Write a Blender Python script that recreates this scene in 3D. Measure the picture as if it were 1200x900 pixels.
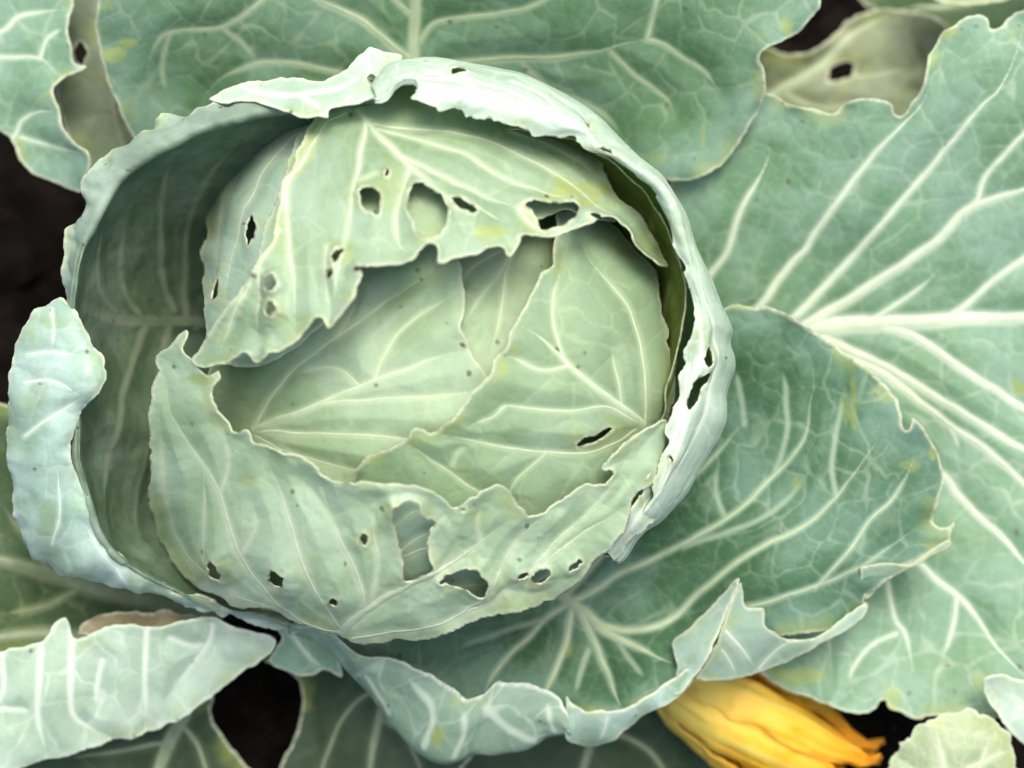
import bpy, math, random
import numpy as np
from mathutils import Vector
for o in list(bpy.data.objects): bpy.data.objects.remove(o)
SC = bpy.context.scene
COL = SC.collection

# ------------------------------------------------------------------ camera
SCALE = 0.00035            # metres per photo pixel in the plane through the head's centre
FOC = 2290.0               # camera distance from that plane, in the same pixels
TILT = math.radians(20)
Z0 = 0.19                  # height of the head's centre above the soil
RIGHT = np.array([1.0, 0, 0])
UP = np.array([0, math.cos(TILT), math.sin(TILT)])
FWD = np.array([0, math.sin(TILT), -math.cos(TILT)])
CAM = np.array([0, 0, Z0]) - FWD * FOC * SCALE
cd = bpy.data.cameras.new('camera'); cam = bpy.data.objects.new('camera', cd); COL.objects.link(cam)
cam.location = CAM; cam.rotation_euler = (TILT, 0, 0)
cd.sensor_width = 36; cd.lens = 36 * FOC / 1200; cd.clip_start = 0.01; cd.clip_end = 100
cd.dof.use_dof = True; cd.dof.focus_distance = (FOC - 110) * SCALE; cd.dof.aperture_fstop = 4.5
SC.camera = cam

# ------------------------------------------------------------------ light
SUN_EL, SUN_AZ = 80, 40     # azimuth clockwise from +Y
w = bpy.data.worlds.new('World'); SC.world = w; w.use_nodes = True
nt = w.node_tree; nt.nodes.clear()
sky = nt.nodes.new('ShaderNodeTexSky'); sky.sky_type = 'NISHITA'; sky.sun_disc = False
sky.sun_elevation = math.radians(SUN_EL); sky.sun_rotation = math.radians(SUN_AZ)
sky.dust_density = 6.0; sky.air_density = 1.0; sky.ozone_density = 0.6
bg = nt.nodes.new('ShaderNodeBackground'); bg.inputs[1].default_value = 0.15
wo = nt.nodes.new('ShaderNodeOutputWorld')
nt.links.new(sky.outputs[0], bg.inputs[0]); nt.links.new(bg.outputs[0], wo.inputs[0])
sl = bpy.data.lights.new('sun', 'SUN'); sl.energy = 1.1; sl.angle = math.radians(24); sl.color = (1.0, 0.975, 0.92)
so = bpy.data.objects.new('sun', sl); COL.objects.link(so)
el, az = math.radians(SUN_EL), math.radians(SUN_AZ)
sdir = Vector((math.sin(az) * math.cos(el), math.cos(az) * math.cos(el), math.sin(el)))
so.rotation_euler = (-sdir).to_track_quat('-Z', 'Y').to_euler(); so.location = (0.5, 0.5, 2)
SC.view_settings.view_transform = 'Standard'; SC.view_settings.look = 'None'
SC.view_settings.gamma = 1.0; SC.view_settings.use_curve_mapping = False
SC.view_settings.exposure = 0.92
SC.cycles.max_bounces = 6; SC.cycles.diffuse_bounces = 4; SC.cycles.transmission_bounces = 4; SC.cycles.glossy_bounces = 2

# ------------------------------------------------------------------ maths helpers
def W3(p):
    """(photo x, photo y, height towards the viewer in pixels) -> world"""
    p = np.asarray(p, float); dep = (FOC - p[..., 2]) * SCALE
    x = (p[..., 0] - 600) / FOC * dep; y = (450 - p[..., 1]) / FOC * dep
    return CAM + x[..., None] * RIGHT + y[..., None] * UP + dep[..., None] * FWD

def vnoise(x, y, seed=0):
    xi = np.floor(x).astype(np.int64); yi = np.floor(y).astype(np.int64)
    xf = x - xi; yf = y - yi
    def h(a, b):
        n = (a * 374761393 + b * 668265263 + seed * 974634777) & 0xffffffff
        n = ((n ^ (n >> 13)) * 1274126177) & 0xffffffff
        return ((n ^ (n >> 16)) & 0xffff) / 32767.5 - 1
    u = xf * xf * xf * (xf * (xf * 6 - 15) + 10); v = yf * yf * yf * (yf * (yf * 6 - 15) + 10)
    return (h(xi, yi) * (1 - u) + h(xi + 1, yi) * u) * (1 - v) + (h(xi, yi + 1) * (1 - u) + h(xi + 1, yi + 1) * u) * v

def cells(x, y, seed=0):
    """half the gap between the nearest and second nearest of scattered points: zero on cell borders"""
    xi = np.floor(x).astype(np.int64); yi = np.floor(y).astype(np.int64); f1 = np.full(x.shape, 9.0); f2 = f1.copy()
    for dx in (-1, 0, 1):
        for dy in (-1, 0, 1):
            a = xi + dx; b = yi + dy; n = (a * 374761393 + b * 668265263 + seed * 974634777) & 0xffffffff
            n = ((n ^ (n >> 13)) * 1274126177) & 0xffffffff; n = n ^ (n >> 16)
            d = np.hypot(a + (n & 0xff) / 255.0 - x, b + ((n >> 8) & 0xff) / 255.0 - y)
            f2 = np.minimum(f2, np.maximum(f1, d)); f1 = np.minimum(f1, d)
    return (f2 - f1) * 0.5

def fbm(x, y, seed=0, o=3):
    r = 0; a = 1.0
    for k in range(o):
        r = r + a * vnoise(x * 2 ** k + 17.3 * k, y * 2 ** k - 9.1 * k, seed + k); a *= 0.5
    return r

def crom(P, n=None, step=None):
    """Catmull-Rom through points, resampled evenly by length"""
    P = np.asarray(P, float)
    if len(P) < 3:
        P = np.vstack([P[0], (P[0] + P[-1]) / 2, P[-1]])
    Q = np.vstack([2 * P[0] - P[1], P, 2 * P[-1] - P[-2]]); out = []
    t = np.linspace(0, 1, 12, endpoint=False)[:, None]
    for i in range(1, len(Q) - 2):
        a, b, c, d = Q[i - 1], Q[i], Q[i + 1], Q[i + 2]
        out.append(0.5 * (2 * b + (c - a) * t + (2 * a - 5 * b + 4 * c - d) * t * t + (3 * b - a - 3 * c + d) * t ** 3))
    out = np.vstack(out + [P[-1:]])
    L = np.concatenate([[0], np.cumsum(np.linalg.norm(np.diff(out[:, :2], axis=0), axis=1))])
    if n is None: n = max(3, int(L[-1] / step) + 1)
    s = np.linspace(0, L[-1], n)
    return np.stack([np.interp(s, L, out[:, k]) for k in range(out.shape[1])], 1)

def crom_rows(R, m, wts=None):
    """R: list of row arrays (n,3) -> m rows, Catmull-Rom across"""
    R = np.asarray(R); k = len(R)
    seg = [np.mean(np.linalg.norm(R[i + 1] - R[i], axis=1)) for i in range(k - 1)]
    kn = np.concatenate([[0], np.cumsum(seg)])
    s = np.linspace(0, kn[-1], m); Q = np.concatenate([[2 * R[0] - R[1]], R, [2 * R[-1] - R[-2]]])
    out = []; tt = []
    for x in s:
        i = min(np.searchsorted(kn, x, 'right') - 1, k - 2); t = (x - kn[i]) / (kn[i + 1] - kn[i])
        a, b, c, d = Q[i], Q[i + 1], Q[i + 2], Q[i + 3]
        out.append(0.5 * (2 * b + (c - a) * t + (2 * a - 5 * b + 4 * c - d) * t * t + (3 * b - a - 3 * c + d) * t ** 3))
        tt.append(i + t)
    return np.array(out), np.array(tt), kn[-1]

def tps(ctrl):
    C = np.array(ctrl, float); n = len(C); X = C[:, :2] / 100
    def K(A, B):
        r2 = ((A[:, None] - B[None]) ** 2).sum(-1); return 0.5 * r2 * np.log(r2 + 1e-9)
    M = np.zeros((n + 3, n + 3)); M[:n, :n] = K(X, X) + np.eye(n) * 0.02
    M[:n, n] = 1; M[:n, n + 1:] = X; M[n, :n] = 1; M[n + 1:, :n] = X.T
    wv = np.linalg.solve(M, np.concatenate([C[:, 2], [0, 0, 0]]))
    def f(u, v):
        A = np.stack([u.ravel(), v.ravel()], 1) / 100; r = np.zeros(len(A))
        for i in range(n):
            r2 = ((A - X[i]) ** 2).sum(1); r += wv[i] * 0.5 * r2 * np.log(r2 + 1e-9)
        return (r + wv[n] + A @ wv[n + 1:]).reshape(u.shape)
    return f

def ball(cu, cv, rx, ry, amp, off=0):
    def f(u, v):
        k = 1 - ((u - cu) / rx) ** 2 - ((v - cv) / ry) ** 2
        return off + amp * np.where(k > 0.03, np.sqrt(np.maximum(k, 0.03)), 0.1732 + (k - 0.03) * 2.9)
    return f

def stamp(dist, q0, h, P, wid=0.0, cap=40.0):
    """lower dist (ni,nj grid with origin q0, step h) to the distance from polyline P"""
    ni, nj = dist.shape; wid = np.broadcast_to(wid, (len(P),))
    for k in range(len(P) - 1):
        a, b = P[k], P[k + 1]
        i0 = int(max(0, (min(a[0], b[0]) - cap - q0[0]) // h)); i1 = int(min(ni, (max(a[0], b[0]) + cap - q0[0]) // h + 2))
        j0 = int(max(0, (min(a[1], b[1]) - cap - q0[1]) // h)); j1 = int(min(nj, (max(a[1], b[1]) + cap - q0[1]) // h + 2))
        if i1 <= i0 or j1 <= j0: continue
        X = q0[0] + np.arange(i0, i1)[:, None] * h; Y = q0[1] + np.arange(j0, j1)[None] * h
        dx, dy = b - a; L2 = dx * dx + dy * dy + 1e-9
        t = np.clip(((X - a[0]) * dx + (Y - a[1]) * dy) / L2, 0, 1)
        d = np.hypot(X - a[0] - t * dx, Y - a[1] - t * dy) - (wid[k] + t * (wid[k + 1] - wid[k]))
        dist[i0:i1, j0:j1] = np.minimum(dist[i0:i1, j0:j1], d)

def inside(P, X, Y):
    r = np.zeros(X.shape, bool); n = len(P)
    for k in range(n):
        x0, y0 = P[k]; x1, y1 = P[(k + 1) % n]
        c = (y0 > Y) != (y1 > Y)
        with np.errstate(divide='ignore', invalid='ignore'):
            r ^= c & (X < (x1 - x0) * (Y - y0) / (y1 - y0 + 1e-12) + x0)
    return r

def blob(cx, cy, rx, ry, ang=0, seed=1, n=14):
    rnd = random.Random(seed * 7919 + int(cx)); a = math.radians(ang); out = []
    for k in range(n):
        t = 2 * math.pi * k / n; r = 1 + rnd.uniform(-.22, .22)
        x, y = rx * r * math.cos(t), ry * r * math.sin(t)
        out.append((cx + x * math.cos(a) - y * math.sin(a), cy + x * math.sin(a) + y * math.cos(a)))
    return out

def ss(a, b, x):
    t = np.clip((x - a) / (b - a), 0, 1); return t * t * (3 - 2 * t)

def bil(A, q0, h, P):
    ni, nj = A.shape[:2]
    x = np.clip((P[:, 0] - q0[0]) / h, 0, ni - 1.001); y = np.clip((P[:, 1] - q0[1]) / h, 0, nj - 1.001)
    i = x.astype(int); j = y.astype(int); fx = x - i; fy = y - j
    if A.ndim == 3: fx = fx[:, None]; fy = fy[:, None]
    return (A[i, j] * (1 - fx) + A[i + 1, j] * fx) * (1 - fy) + (A[i, j + 1] * (1 - fx) + A[i + 1, j + 1] * fx) * fy

# ------------------------------------------------------------------ material helpers
class N:
    def __init__(s, name):
        s.m = bpy.data.materials.new(name); s.m.use_nodes = True; s.t = s.m.node_tree; s.t.nodes.clear()
        s.out = s.t.nodes.new('ShaderNodeOutputMaterial')
    def put(s, inp, v):
        if isinstance(v, bpy.types.NodeSocket): s.t.links.new(v, inp)
        elif isinstance(v, tuple) and len(v) == 3 and inp.type == 'RGBA': inp.default_value = (*v, 1)
        else: inp.default_value = v
    def math(s, op, a, b=0.0, clamp=False):
        n = s.t.nodes.new('ShaderNodeMath'); n.operation = op; n.use_clamp = clamp; s.put(n.inputs[0], a); s.put(n.inputs[1], b); return n.outputs[0]
    def mul(s, a, b): return s.math('MULTIPLY', a, b)
    def attr(s, nm, o='Fac'):
        n = s.t.nodes.new('ShaderNodeAttribute'); n.attribute_name = nm; return n.outputs[o]
    def smooth(s, x, a, b, lo=0.0, hi=1.0):
        n = s.t.nodes.new('ShaderNodeMapRange'); n.interpolation_type = 'SMOOTHSTEP'
        for k, v in enumerate((x, a, b, lo, hi)): s.put(n.inputs[k], v)
        return n.outputs[0]
    def noise(s, vec, sc, det=3.0, rough=0.55, dist=0.0):
        n = s.t.nodes.new('ShaderNodeTexNoise'); s.put(n.inputs['Vector'], vec); n.inputs['Scale'].default_value = sc
        n.inputs['Detail'].default_value = det; n.inputs['Roughness'].default_value = rough; n.inputs['Distortion'].default_value = dist
        return n.outputs
    def vor(s, vec, sc):
        n = s.t.nodes.new('ShaderNodeTexVoronoi'); n.feature = 'DISTANCE_TO_EDGE'; s.put(n.inputs['Vector'], vec); n.inputs['Scale'].default_value = sc
        return n.outputs['Distance']
    def mix(s, f, a, b, mode='MIX'):
        n = s.t.nodes.new('ShaderNodeMix'); n.data_type = 'RGBA'; n.blend_type = mode; n.clamp_factor = True
        s.put(n.inputs[0], f); s.put(n.inputs[6], a); s.put(n.inputs[7], b); return n.outputs[2]
    def vadd(s, a, b, k):
        n = s.t.nodes.new('ShaderNodeVectorMath'); n.operation = 'MULTIPLY_ADD'; s.put(n.inputs[0], b); n.inputs[1].default_value = (k, k, k); s.put(n.inputs[2], a); return n.outputs[0]
    def bump(s, h, st, dist):
        n = s.t.nodes.new('ShaderNodeBump'); n.inputs['Strength'].default_value = st; n.inputs['Distance'].default_value = dist; s.put(n.inputs['Height'], h); return n.outputs[0]
    def finish(s, col, rough, nrm=None, trans=0.0, tcol=None, spec=0.35, sheen=0.0):
        p = s.t.nodes.new('ShaderNodeBsdfPrincipled'); s.put(p.inputs['Base Color'], col); s.put(p.inputs['Roughness'], rough)
        p.inputs['Specular IOR Level'].default_value = spec
        if sheen: p.inputs['Sheen Weight'].default_value = sheen; p.inputs['Sheen Roughness'].default_value = 0.5
        if nrm is not None: s.put(p.inputs['Normal'], nrm)
        o = p.outputs[0]
        if trans:
            t = s.t.nodes.new('ShaderNodeBsdfTranslucent'); s.put(t.inputs[0], tcol if tcol is not None else col)
            mx = s.t.nodes.new('ShaderNodeMixShader'); mx.inputs[0].default_value = trans
            s.t.links.new(o, mx.inputs[1]); s.t.links.new(t.outputs[0], mx.inputs[2]); o = mx.outputs[0]
        s.t.links.new(o, s.out.inputs[0]); return s.m

def leaf_mat(name, ca, cb, wax, vein, edge=(0.62, 0.66, 0.46), yellow=(0.36, 0.42, 0.08), waxamt=0.5, edgewax=0.35,
             halo=8.0, veinamt=0.75, tert=0.4, net=0.12, rough=0.55, trans=0.22, tcol=None, fringe=0.8, yamt=0.4, spec=0.35):
    n = N(name); q = n.attr('q', 'Vector'); vd = n.attr('vd'); tv = n.attr('tv'); ed = n.attr('ed'); st = n.attr('st')
    ab = n.attr('ab'); wx = n.attr('wx'); yl = n.attr('yl')
    fine = n.noise(q, 0.16, 3.0, 0.65)[0]
    c = n.mix(ab, ca, cb)
    c = n.mix(n.mul(wx, waxamt), c, wax)
    we = n.mul(n.smooth(ed, 0.0, 70.0, 1.0, 0.0), n.math('ADD', n.mul(wx, 0.5), 0.5))
    c = n.mix(n.mul(we, edgewax), c, wax)
    c = n.mix(n.smooth(fine, 0.3, 0.75, 0.0, 0.16), c, (ca[0] * 0.6, ca[1] * 0.68, ca[2] * 0.55))
    c = n.mix(n.smooth(n.attr('nv'), 0.2, 1.7, net, 0.0), c, vein)
    c = n.mix(n.mul(n.smooth(tv, 0.3, 2.4, 1.0, 0.0), n.mul(n.smooth(ab, 0.1, 0.9, 0.45, 1.0), tert)), c, vein)
    c = n.mix(n.mul(n.smooth(vd, -1.0, halo, 1.0, 0.0), veinamt), c, vein)
    c = n.mix(n.mul(n.mul(yl, n.smooth(fine, 0.3, 0.6, 0.5, 1.0)), yamt), c, yellow)
    c = n.mix(n.mul(n.smooth(ed, 1.0, 5.0, 1.0, 0.0), n.smooth(fine, 0.35, 0.6, fringe * 0.4, fringe)), c, edge)
    c = n.mix(n.mul(n.mul(n.smooth(st, 0.0, 1.0), n.smooth(fine, 0.25, 0.55, 0.4, 1.0)), 0.6), c, yellow)
    c = n.mix(n.mul(n.smooth(n.attr('sp'), 0.0, 1.0), 0.75), c, (0.075, 0.06, 0.025))
    nr = n.bump(fine, 0.3, 0.0007)
    r = n.smooth(wx, 0.0, 1.0, rough - 0.05, rough + 0.1)
    return n.finish(c, r, nr, trans, tcol or (min(1, cb[0] * 1.15), min(1, cb[1] * 1.2), cb[2] * 0.55), spec)

def vein_mat(name, c1, c2, trans=0.15):
    n = N(name); q = n.attr('q', 'Vector'); k = n.noise(q, 0.06, 4.0, 0.6)[0]
    c = n.mix(n.smooth(k, 0.3, 0.7), c1, c2)
    return n.finish(c, 0.5, n.bump(n.noise(q, 0.4, 2.0)[0], 0.25, 0.0005), trans)

M = {}
M['outer'] = leaf_mat('glaucous_outer_leaf', (0.142, 0.275, 0.148), (0.175, 0.318, 0.18), (0.275, 0.43, 0.335), (0.50, 0.61, 0.45), waxamt=0.5, halo=5.5, edgewax=0.5, net=0.13, tert=0.34)
M['top'] = leaf_mat('green_back_leaf', (0.09, 0.195, 0.088), (0.12, 0.235, 0.118), (0.23, 0.38, 0.29), (0.40, 0.50, 0.32), waxamt=0.45, halo=5.5, edgewax=0.7, net=0.12, tert=0.34)
M['teal'] = leaf_mat('teal_lower_leaf', (0.05, 0.128, 0.055), (0.07, 0.162, 0.078), (0.18, 0.32, 0.245), (0.34, 0.46, 0.32), waxamt=0.45, halo=5.5, edgewax=0.55, net=0.12, tert=0.34)
M['wall'] = leaf_mat('shaded_cup_leaf', (0.085, 0.15, 0.078), (0.11, 0.185, 0.10), (0.60, 0.76, 0.64), (0.29, 0.37, 0.24), waxamt=0.10, edgewax=0.9, net=0.04, tert=0.2, yellow=(0.40, 0.52, 0.22))  # shade inside the cup put into a darker green; pale wax towards the edge
M['head'] = leaf_mat('pale_head_leaf', (0.22, 0.335, 0.175), (0.275, 0.395, 0.225), (0.37, 0.50, 0.375), (0.48, 0.59, 0.37), waxamt=0.5, edgewax=0.4, net=0.08, tert=0.30, halo=6.0)
M['fold_leaf'] = leaf_mat('folded_inner_leaf', (0.215, 0.33, 0.17), (0.255, 0.375, 0.21), (0.33, 0.46, 0.32), (0.45, 0.56, 0.33), waxamt=0.35, edgewax=0.3, net=0.08, tert=0.30, halo=6.0)
M['head_low'] = leaf_mat('pale_lower_head_leaf', (0.335, 0.48, 0.275), (0.385, 0.535, 0.325), (0.47, 0.62, 0.46), (0.58, 0.69, 0.46), waxamt=0.5, edgewax=0.4, net=0.08, tert=0.30, halo=6.0)
M['heart'] = leaf_mat('inner_head_leaf', (0.30, 0.43, 0.25), (0.37, 0.505, 0.31), (0.45, 0.585, 0.44), (0.50, 0.61, 0.37), waxamt=0.4, edgewax=0.2, net=0.08, tert=0.30, halo=6.0)
M['shade'] = leaf_mat('shade_tinted_leaf', (0.25, 0.385, 0.26), (0.31, 0.45, 0.31), (0.42, 0.57, 0.48), (0.48, 0.60, 0.44), waxamt=0.4, edgewax=0.2, net=0.06)  # bluish shade put into the leaf colour
M['under'] = leaf_mat('pale_leaf_underside', (0.37, 0.51, 0.37), (0.43, 0.57, 0.42), (0.54, 0.68, 0.55), (0.72, 0.82, 0.68), waxamt=0.75, edgewax=0.45, net=0.10, tert=0.5, halo=5.0, yamt=0.35, edge=(0.74, 0.81, 0.62))
M['flap'] = leaf_mat('grey_leaf_underside', (0.22, 0.34, 0.225), (0.265, 0.385, 0.27), (0.31, 0.44, 0.345), (0.58, 0.70, 0.54), waxamt=0.5, edgewax=0.45, net=0.10, tert=0.5, halo=5.0, yamt=0.35, edge=(0.76, 0.83, 0.68))
M['rim'] = leaf_mat('waxy_skylit_rim', (0.28, 0.435, 0.295), (0.35, 0.50, 0.37), (0.47, 0.64, 0.57), (0.60, 0.75, 0.64), waxamt=0.9, edgewax=0.5, net=0.06, tert=0.4, halo=5.0, yamt=0.55, yellow=(0.30, 0.42, 0.20), edge=(0.74, 0.77, 0.55))  # wax bloom, plus sky light on the rolled rims put into the colour
M['olive'] = leaf_mat('hood_glow_olive', (0.13, 0.19, 0.025), (0.20, 0.27, 0.04), (0.26, 0.33, 0.12), (0.34, 0.40, 0.14), waxamt=0.1, edgewax=0.1, trans=0.4)  # glow of light passing through the hood, painted as olive colour
M['grey'] = leaf_mat('greyish_leaf', (0.14, 0.19, 0.115), (0.18, 0.235, 0.15), (0.26, 0.34, 0.22), (0.33, 0.37, 0.24), waxamt=0.2, edgewax=0.2)
M['dark'] = leaf_mat('shaded_low_leaf', (0.035, 0.062, 0.032), (0.055, 0.09, 0.05), (0.09, 0.14, 0.10), (0.10, 0.13, 0.075), waxamt=0.2, edgewax=0.1, rough=0.8, spec=0.08)  # shadow beneath the plant put into the leaf colour
M['shaded'] = leaf_mat('shaded_green_low_leaf', (0.05, 0.092, 0.038), (0.066, 0.115, 0.05), (0.16, 0.24, 0.15), (0.22, 0.27, 0.14), waxamt=0.2, edgewax=0.1, rough=0.75, spec=0.1)  # leaf green darkened in its colour to stand for shade low down
M['back'] = leaf_mat('muted_back_leaf', (0.06, 0.085, 0.03), (0.22, 0.27, 0.14), (0.27, 0.34, 0.24), (0.33, 0.36, 0.20), waxamt=0.5, edgewax=0.1)
M['squash'] = leaf_mat('squash_leaf', (0.24, 0.34, 0.165), (0.31, 0.41, 0.22), (0.52, 0.60, 0.40), (0.58, 0.64, 0.42), waxamt=0.4, edgewax=0.3, net=0.3, tert=0.4)
M['dry'] = leaf_mat('dry_leaf', (0.22, 0.19, 0.09), (0.30, 0.27, 0.15), (0.36, 0.34, 0.22), (0.42, 0.36, 0.22), yellow=(0.15, 0.07, 0.035), waxamt=0.2)
M['vein'] = vein_mat('cream_vein', (0.50, 0.61, 0.42), (0.60, 0.70, 0.52))
M['vein_pale'] = vein_mat('pale_vein', (0.47, 0.60, 0.39), (0.56, 0.68, 0.48))
M['vein_white'] = vein_mat('whitish_vein', (0.62, 0.73, 0.57), (0.70, 0.80, 0.66))
M['vein_mid'] = vein_mat('greenish_vein', (0.30, 0.39, 0.26), (0.38, 0.47, 0.33))
M['vein_soft'] = vein_mat('soft_vein', (0.33, 0.43, 0.25), (0.42, 0.52, 0.32))
M['vein_dull'] = vein_mat('dull_vein', (0.17, 0.23, 0.13), (0.23, 0.29, 0.18))

# ------------------------------------------------------------------ leaf builder
def tree_veins(main, dist, q0, h, rnd, spacing=42, length=70, depth=2, ang=52):
    """side veins that leave a traced vein and run until they meet another vein or the margin"""
    out = []
    def grow(P, wdt, dep):
        L = np.concatenate([[0], np.cumsum(np.linalg.norm(np.diff(P, axis=0), axis=1))])
        s = spacing * rnd.uniform(.4, .9); side = rnd.choice((-1, 1))
        while s < L[-1] - 6:
            k = np.searchsorted(L, s) - 1; k = max(0, min(k, len(P) - 2)); t = P[k + 1] - P[k]
            a = math.atan2(t[1], t[0]) + side * math.radians(ang + rnd.uniform(-14, 14))
            p = P[k].copy(); br = [p.copy()]; curl = -side * rnd.uniform(-0.02, 0.06)
            for st in range(int(length * rnd.uniform(.6, 1.5) / 4)):
                a += curl + rnd.uniform(-.13, .13); p = p + 4 * np.array([math.cos(a), math.sin(a)])
                i = int((p[0] - q0[0]) / h); j = int((p[1] - q0[1]) / h)
                if not (0 <= i < dist.shape[0] and 0 <= j < dist.shape[1]): break
                br.append(p.copy())
                if st > 3 and dist[i, j] < 2.5: break
            if len(br) > 5:
                br = np.array(br); out.append(br); stamp(dist, q0, h, br[3:], 0.0)
                if dep > 1: new.append(br)
            s += spacing * rnd.uniform(.6, 1.3); side = -side
    level = list(main)
    for dep in range(depth, 0, -1):
        new = []
        for P in level: grow(P, 1, dep)
        for P in new: stamp(dist, q0, h, P, 0.0)
        level = new; spacing *= 0.62; length *= 0.6
    return out

def sheet(kind, h=2.5, outline=None, d=None, ctrl=None, rows=None, grid=None, holes=(), veins=(), puff=3.0, bumps=(5, 2.2, 0.5), ruffle=6.0,
          jag=1.5, lift=0.0, liftw=30.0, stains=(), seed=1, trange=None, trim=None, auto=None, smooth_outline=True, relief=0.24, flip=1, ruffw=45.0, vscale=1.0, ridge=0.0, blis=0.55):
    """one leaf surface. kind 'A': a height field under an outline traced on the photo; 'B': rows of points."""
    rnd = random.Random(seed * 101 + 3)
    if kind == 'A':
        O = np.array(outline, float)
        if smooth_outline:
            O = crom(np.vstack([O, O[:1]]), step=3.0)[:-1]
        lo = O.min(0) - 8; hi = O.max(0) + 8
        ni, nj = int((hi[0] - lo[0]) / h) + 2, int((hi[1] - lo[1]) / h) + 2; q0 = lo
        U, V = np.meshgrid(lo[0] + np.arange(ni) * h, lo[1] + np.arange(nj) * h, indexing='ij')
        D = 0
        if d is not None: D = d(U, V)
        if ctrl is not None: D = D + tps(ctrl)(U, V)
        P = np.stack([U, V, D + 0 * U], -1)
        ed = np.full((ni, nj), 60.0); stamp(ed, q0, h, np.vstack([O, O[:1]]), 0.0, 60)
        phi = np.where(inside(O, U, V), ed, -ed)
        toq = lambda pts: np.array(pts, float)
    else:
        if grid is not None:
            P = grid; ni, nj = P.shape[:2]; tt = np.linspace(0, 1, nj)
        else:
            n = 400
            R = [crom(r, n=n) for r in rows]
            L = np.mean([np.sum(np.linalg.norm(np.diff(r, axis=0), axis=1)) for r in R])
            R = [crom(r, n=int(L / h)) for r in rows]
            G, tt, H = crom_rows(R, 10); G, tt, H = crom_rows(R, max(6, int(H / h)))
            P = np.transpose(G, (1, 0, 2)).copy(); ni, nj = P.shape[:2]
        q0 = np.array([0.0, 0.0])
        U, V = np.meshgrid(np.arange(ni) * h, np.arange(nj) * h, indexing='ij')
        sides = trim or ('t1',)
        ed = np.full((ni, nj), 60.0)
        if 't1' in sides: ed = np.minimum(ed, V[:, -1:] - V - 4)
        if 't0' in sides: ed = np.minimum(ed, V - 4)
        if 's0' in sides: ed = np.minimum(ed, U - 4)
        if 's1' in sides: ed = np.minimum(ed, U[-1:] - U - 4)
        phi = ed.copy()
        tmask = np.ones(nj, bool) if trange is None else (tt >= trange[0]) & (tt <= trange[1])
        sub = P[:, tmask][..., :2].reshape(-1, 2); qs = np.stack([U[:, tmask], V[:, tmask]], -1).reshape(-1, 2)
        def toq(pts):
            pts = np.array(pts, float); r = np.zeros((len(pts), 2))
            for k, p in enumerate(pts): r[k] = qs[np.argmin(((sub - p) ** 2).sum(1))]
            return r
    # nibbled margin
    phi = phi - jag * (0.9 + fbm(U / 13, V / 13, seed + 5, 3)) - jag * 2.2 * np.maximum(0, vnoise(U / 34, V / 34, seed + 9) - 0.35)
    hrim = np.zeros((ni, nj))
    for H_ in holes:
        HP = toq(H_); HP = crom(np.vstack([HP, HP[:1]]), step=2.0)[:-1]
        e = np.full((ni, nj), 60.0); stamp(e, q0, h, np.vstack([HP, HP[:1]]), 0.0, 60)
        s = np.where(inside(HP, U, V), -e, e) + 1.5 * vnoise(U / 5.5, V / 5.5, seed) + 0.9 * vnoise(U / 13, V / 13, seed + 3)
        phi = np.minimum(phi, s); hrim = np.maximum(hrim, 0.75 * ss(3.2, 0.4, s) * ss(-.25, .5, vnoise(U / 8, V / 8, seed + 97)))
    # veins
    VQ = []; vd = np.full((ni, nj), 40.0)
    for v in veins:
        pts, w0, w1 = v
        q = toq(pts); q = crom(q, step=4.0)
        if kind == 'B' and len(q) > 8:
            for _ in range(6): q[1:-1] = (q[:-2] + 2 * q[1:-1] + q[2:]) / 4
        q[:, 0] += 1.3 * vnoise(q[:, 0] / 25, q[:, 1] / 25, seed + 31); q[:, 1] += 1.3 * vnoise(q[:, 0] / 25, q[:, 1] / 25, seed + 37)
        wv = (w0 + (w1 - w0) * np.linspace(0, 1, len(q)) ** 0.7) * vscale; xx = np.linspace(0, 1, len(q)); VQ.append((q, wv)); stamp(vd, q0, h, q, wv * np.minimum(1, (1 - xx) * 2.4 + .1) - 7 * ss(.7, 1, xx))
    wb1 = 16 * vnoise(U / 60, V / 60, seed + 81); wb2 = 16 * vnoise(U / 60, V / 60, seed + 83); wb3 = 4 * vnoise(U / 14, V / 14, seed + 85)
    tv = np.minimum(cells((U + wb1 + wb3) / 46, (V + wb2 - wb3) / 46, seed + 87) * 46, np.maximum(vd, 0) + 0.4)
    nv = cells((U + wb3) / 16, (V - wb3) / 16, seed + 89) * 16
    sp = np.zeros((ni, nj))
    for _ in range(int(ni * nj * h * h / 9000)):
        ci, cj = rnd.randrange(ni), rnd.randrange(nj); rr_ = rnd.uniform(1.0, 2.6); k = 4
        sl_ = (slice(max(0, ci - k), ci + k), slice(max(0, cj - k), cj + k))
        sp[sl_] = np.maximum(sp[sl_], ss(rr_ + 1.2, rr_ - 0.5, np.hypot(U[sl_] - U[ci, cj], (V[sl_] - V[ci, cj]) * rnd.uniform(.7, 1.4))))
    sp = np.maximum(sp, hrim)
    # relief
    edc = np.clip(phi, -20, 60)
    disp = puff * 0.8 * (ss(-2, 30, vd) - 0.6) + blis * (ss(0, 11, tv) + 0.3 * ss(0, 4, nv))
    disp += bumps[0] * vnoise(U / 110, V / 110, seed) + 0.45 * bumps[1] * vnoise(U / 48 + 3.3, V / 48, seed + 2) + 0.2 * bumps[2] * vnoise(U / 18, V / 18, seed + 4)
    disp += ruffle * np.exp(-np.maximum(edc, 0) / 22) * fbm(U / ruffw, V / ruffw, seed + 7, 2)
    if ridge: disp += ridge * (vnoise(U / 70, V / 9, seed + 71) + 0.5 * vnoise(U / 40, V / 4.5, seed + 73))
    disp += lift * np.exp(-np.maximum(edc, 0) / liftw)
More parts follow.
